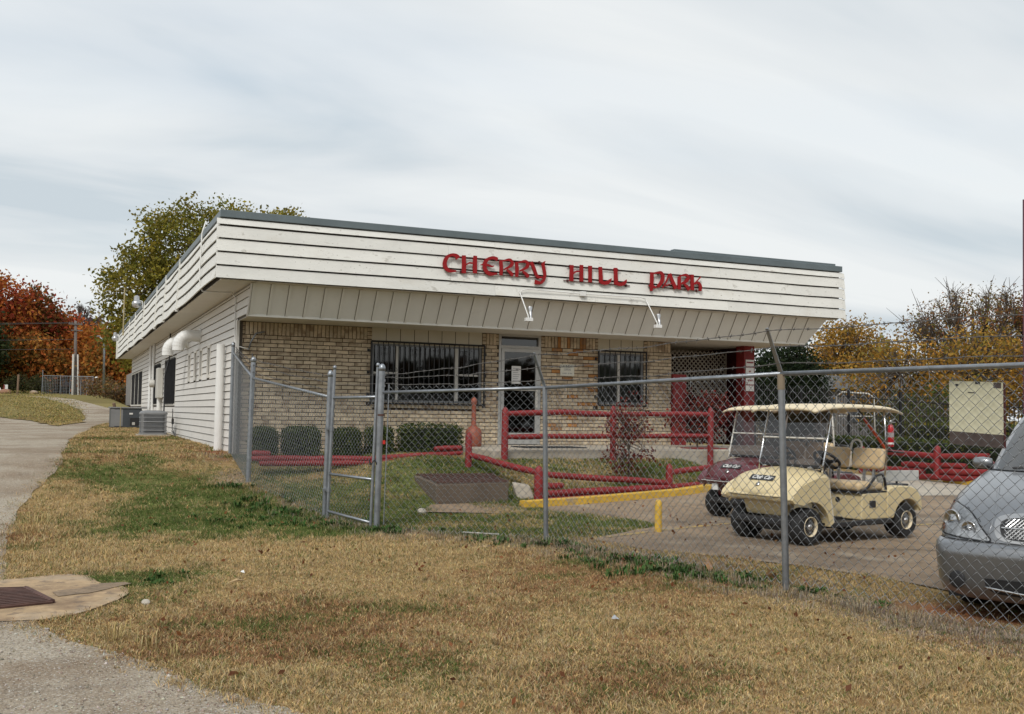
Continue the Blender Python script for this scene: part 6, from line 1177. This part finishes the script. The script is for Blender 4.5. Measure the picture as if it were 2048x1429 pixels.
obj('fascia_board', MB().box((-1.7,113.8,3.75),(5.6,.1,.25), Matrix.Rotation(-.24,3,'Z')), mat('rust fascia',(.14,.06,.045),.7), ca); obj('back_wall', MB().box((-1.5,117.2,3.2),(6.2,.1,1.9), Matrix.Rotation(-.35,3,'Z')), mat('dark shed wall',(.03,.028,.028),.8), ca)
for x, y in ((-4.5,114.7),(-1.8,114),(.8,113.4)): obj('post', MB().bx(x-.08,x+.08,y-.08,y+.08,2.6,3.8), pole_m, ca)
tag(obj('wooden_post', MB().tube([(-3.0,92.6,2.2),(-2.96,92.5,4.2)], [.09,.08], 8), wood_m), 'weathered wooden post at the bend of the gravel track', 'post')
ms_ = thing('marker_sign', 'tiny white and red marker sign at the far left', 'sign', (-4.5,106,2.8)); obj('plate', MB().box((-4.42,105.9,3.38),(.34,.04,.46)), white_m, ms_); obj('stripe', MB().box((-4.56,105.85,3.38),(.1,.03,.44)), red_paint, ms_); obj('post', MB().tube([(-4.42,106,2.6),(-4.42,106,3.2)], .03, 5), galv, ms_)
for x, y, r_, lb in ((-4.3,101.5,.55,'reddish boulder at the far edge of the track by the left margin'),(-2.0,103.5,.38,'small pale boulder right of the wooden post')):
    bm = bmesh.new(); bmesh.ops.create_icosphere(bm, subdivisions=2, radius=r_)
    for v in bm.verts: v.co *= 1+.22*(vnoise(v.co.x*3+x, v.co.y*3+v.co.z*2, 1.5)-.5); v.co.z *= .55
    me = bpy.data.meshes.new('boulder'); bm.to_mesh(me); bm.free(); me.transform(Matrix.Translation((x,y,g(x,y)+.12))); tag(obj('boulder', me, mat('sandstone '+lb[:5],(.26,.13,.09) if 'red' in lb else (.34,.26,.2),.9,.2,3)), lb, 'boulder')
for x, y, w_, lb in ((-3.6,107,.9,'low round shrub under the dark green tree'),(-1.6,106,1.3,'wide low shrub in front of the metal-roofed shelter'),(3.6,96,1.6,'tangled ochre vine bush at the end of the far fence'),(4.6,88,1.7,'twiggy brown bush between the track and the building end')):
    tree('low_shrub', lb, (x,y,g(x,y)), 1.8, [(0,0,.8,w_,w_,.85)], [(.05,.055,.02),(.07,.07,.025)] if 'low' in lb[:10] or 'wide' in lb else [(.24,.13,.04),(.15,.09,.05),(.12,.10,.04)], 60, 22, .22, .3, .06, 'low shrubs beyond the track', cat='shrub', hollow=.2)
tag(obj('grey_shed', MB().bx(4.9,7.5,80,86,1.8,4.2), mat('weathered grey wall',(.22,.21,.2),.8,.15,2), bevel=.02), 'weathered grey shed wall at the far end of the building', 'shed')
# houses behind the iron fence
hs = thing('mobile_home', 'pale grey mobile home behind the black iron fence', 'house', (36,36.6,.6))
Mh = Matrix.Translation((36.0,36.6,0)) @ Matrix.Rotation(R(-24), 4, 'Z')
def hp(name, mb, m_, par=None): mb.v = [tuple(Mh @ Vector(v)) for v in mb.v]; return obj(name, mb, m_, par or hs)
hp('wall', MB().bx(-5,5,0,3,.5,3.0), mat('grey cladding',(.15,.148,.15),.7,.08,2)); hp('roof', MB().add([(-5.3,-.3,3.0),(5.3,-.3,3.0),(5.3,3.3,3.0),(-5.3,3.3,3.0),(-5.3,1.5,3.7),(5.3,1.5,3.7)], [(0,1,5,4),(2,3,4,5),(0,4,3),(1,2,5)]), roof_m)
for x in (-3.6,-1.4,1.0,3.2):
    w = hp('window', MB().bx(x-.45,x+.45,-.04,0,1.5,2.5), black_pl); hp('shutter', MB().bx(x-.72,x-.48,-.05,-.01,1.45,2.55), ac_dark, w); hp('shutter', MB().bx(x+.48,x+.72,-.05,-.01,1.45,2.55), ac_dark, w)
pl = thing('play_frame', 'white tubular frame beyond the black iron fence', 'frame', (24.6,27.5,.5)); obj('frame', MB().tube([(23.84,27.04,.4),(23.86,27.0,2.35),(23.98,26.84,2.5),(24.54,26.24,2.45),(24.66,26.12,2.33),(24.7,26.08,.4)], .028, 8), grey_m, pl, smooth=True); obj('brace', MB().tube([(23.9,26.94,1.7),(24.68,26.1,1.7)], .02, 6), grey_m, pl)
tp = thing('red_flagpole', 'thin dark red pole at the right edge above the van', 'pole', (15.5,12.8,.1)); obj('pole', MB().tube([(15.525,12.83,.0),(15.40,12.66,5.5)], .022, 8), mat('maroon pole',(.10,.03,.05),.5), tp)
# litter
tag(obj('paper_scrap', MB().add([(1.64,9.98,.075),(1.675,10.0,.085),(1.68,9.97,.06),(1.65,9.95,.07)], [(0,1,2,3)]), white_m), 'white paper scrap in the green grass on the left', 'litter')
tag(obj('corn_husk', MB().tube([(1.45,9.4,.07),(1.52,9.42,.085),(1.60,9.47,.07)], [.004,.016,.003], 6), mat('husk',(.42,.30,.16),.8)), 'pale dry husk lying in the grass near the drain pad', 'litter')
tag(obj('foil_scrap', MB().add([(3.88,6.86,.06),(3.93,6.88,.09),(3.95,6.83,.06),(3.9,6.80,.075)], [(0,1,2),(0,2,3)]), chrome), 'crumpled foil scrap in the brown grass', 'litter')
tag(obj('pipe_offcut', MB().tube([(4.75,12.17,.10),(5.1,11.83,.10)], .007, 8), grey_m), 'white plastic pipe lying under the fence left of the middle post', 'pipe')
st_m = mat('pale limestone', (.42,.38,.32), .9, .15, 6, bump=.3)
for x, y, r_, lb in ((.72,8.95,.04,'single pale stone in the grass beside the drain pad'),(5.0,14.5,.07,'pale rock at the corner of the concrete apron')):
    bm = bmesh.new(); bmesh.ops.create_icosphere(bm, subdivisions=2, radius=r_)
    for v in bm.verts: v.co *= 1+.5*(vnoise(v.co.x/r_+x, v.co.y/r_+v.co.z/r_, 1.1)-.5); v.co.z *= .7
    me = bpy.data.meshes.new('stone'); bm.to_mesh(me); bm.free(); me.transform(Matrix.Translation((x,y,g(x,y)+r_*.4))); tag(obj('stone', me, st_m), lb, 'stone')
bpy.context.view_layer.update()
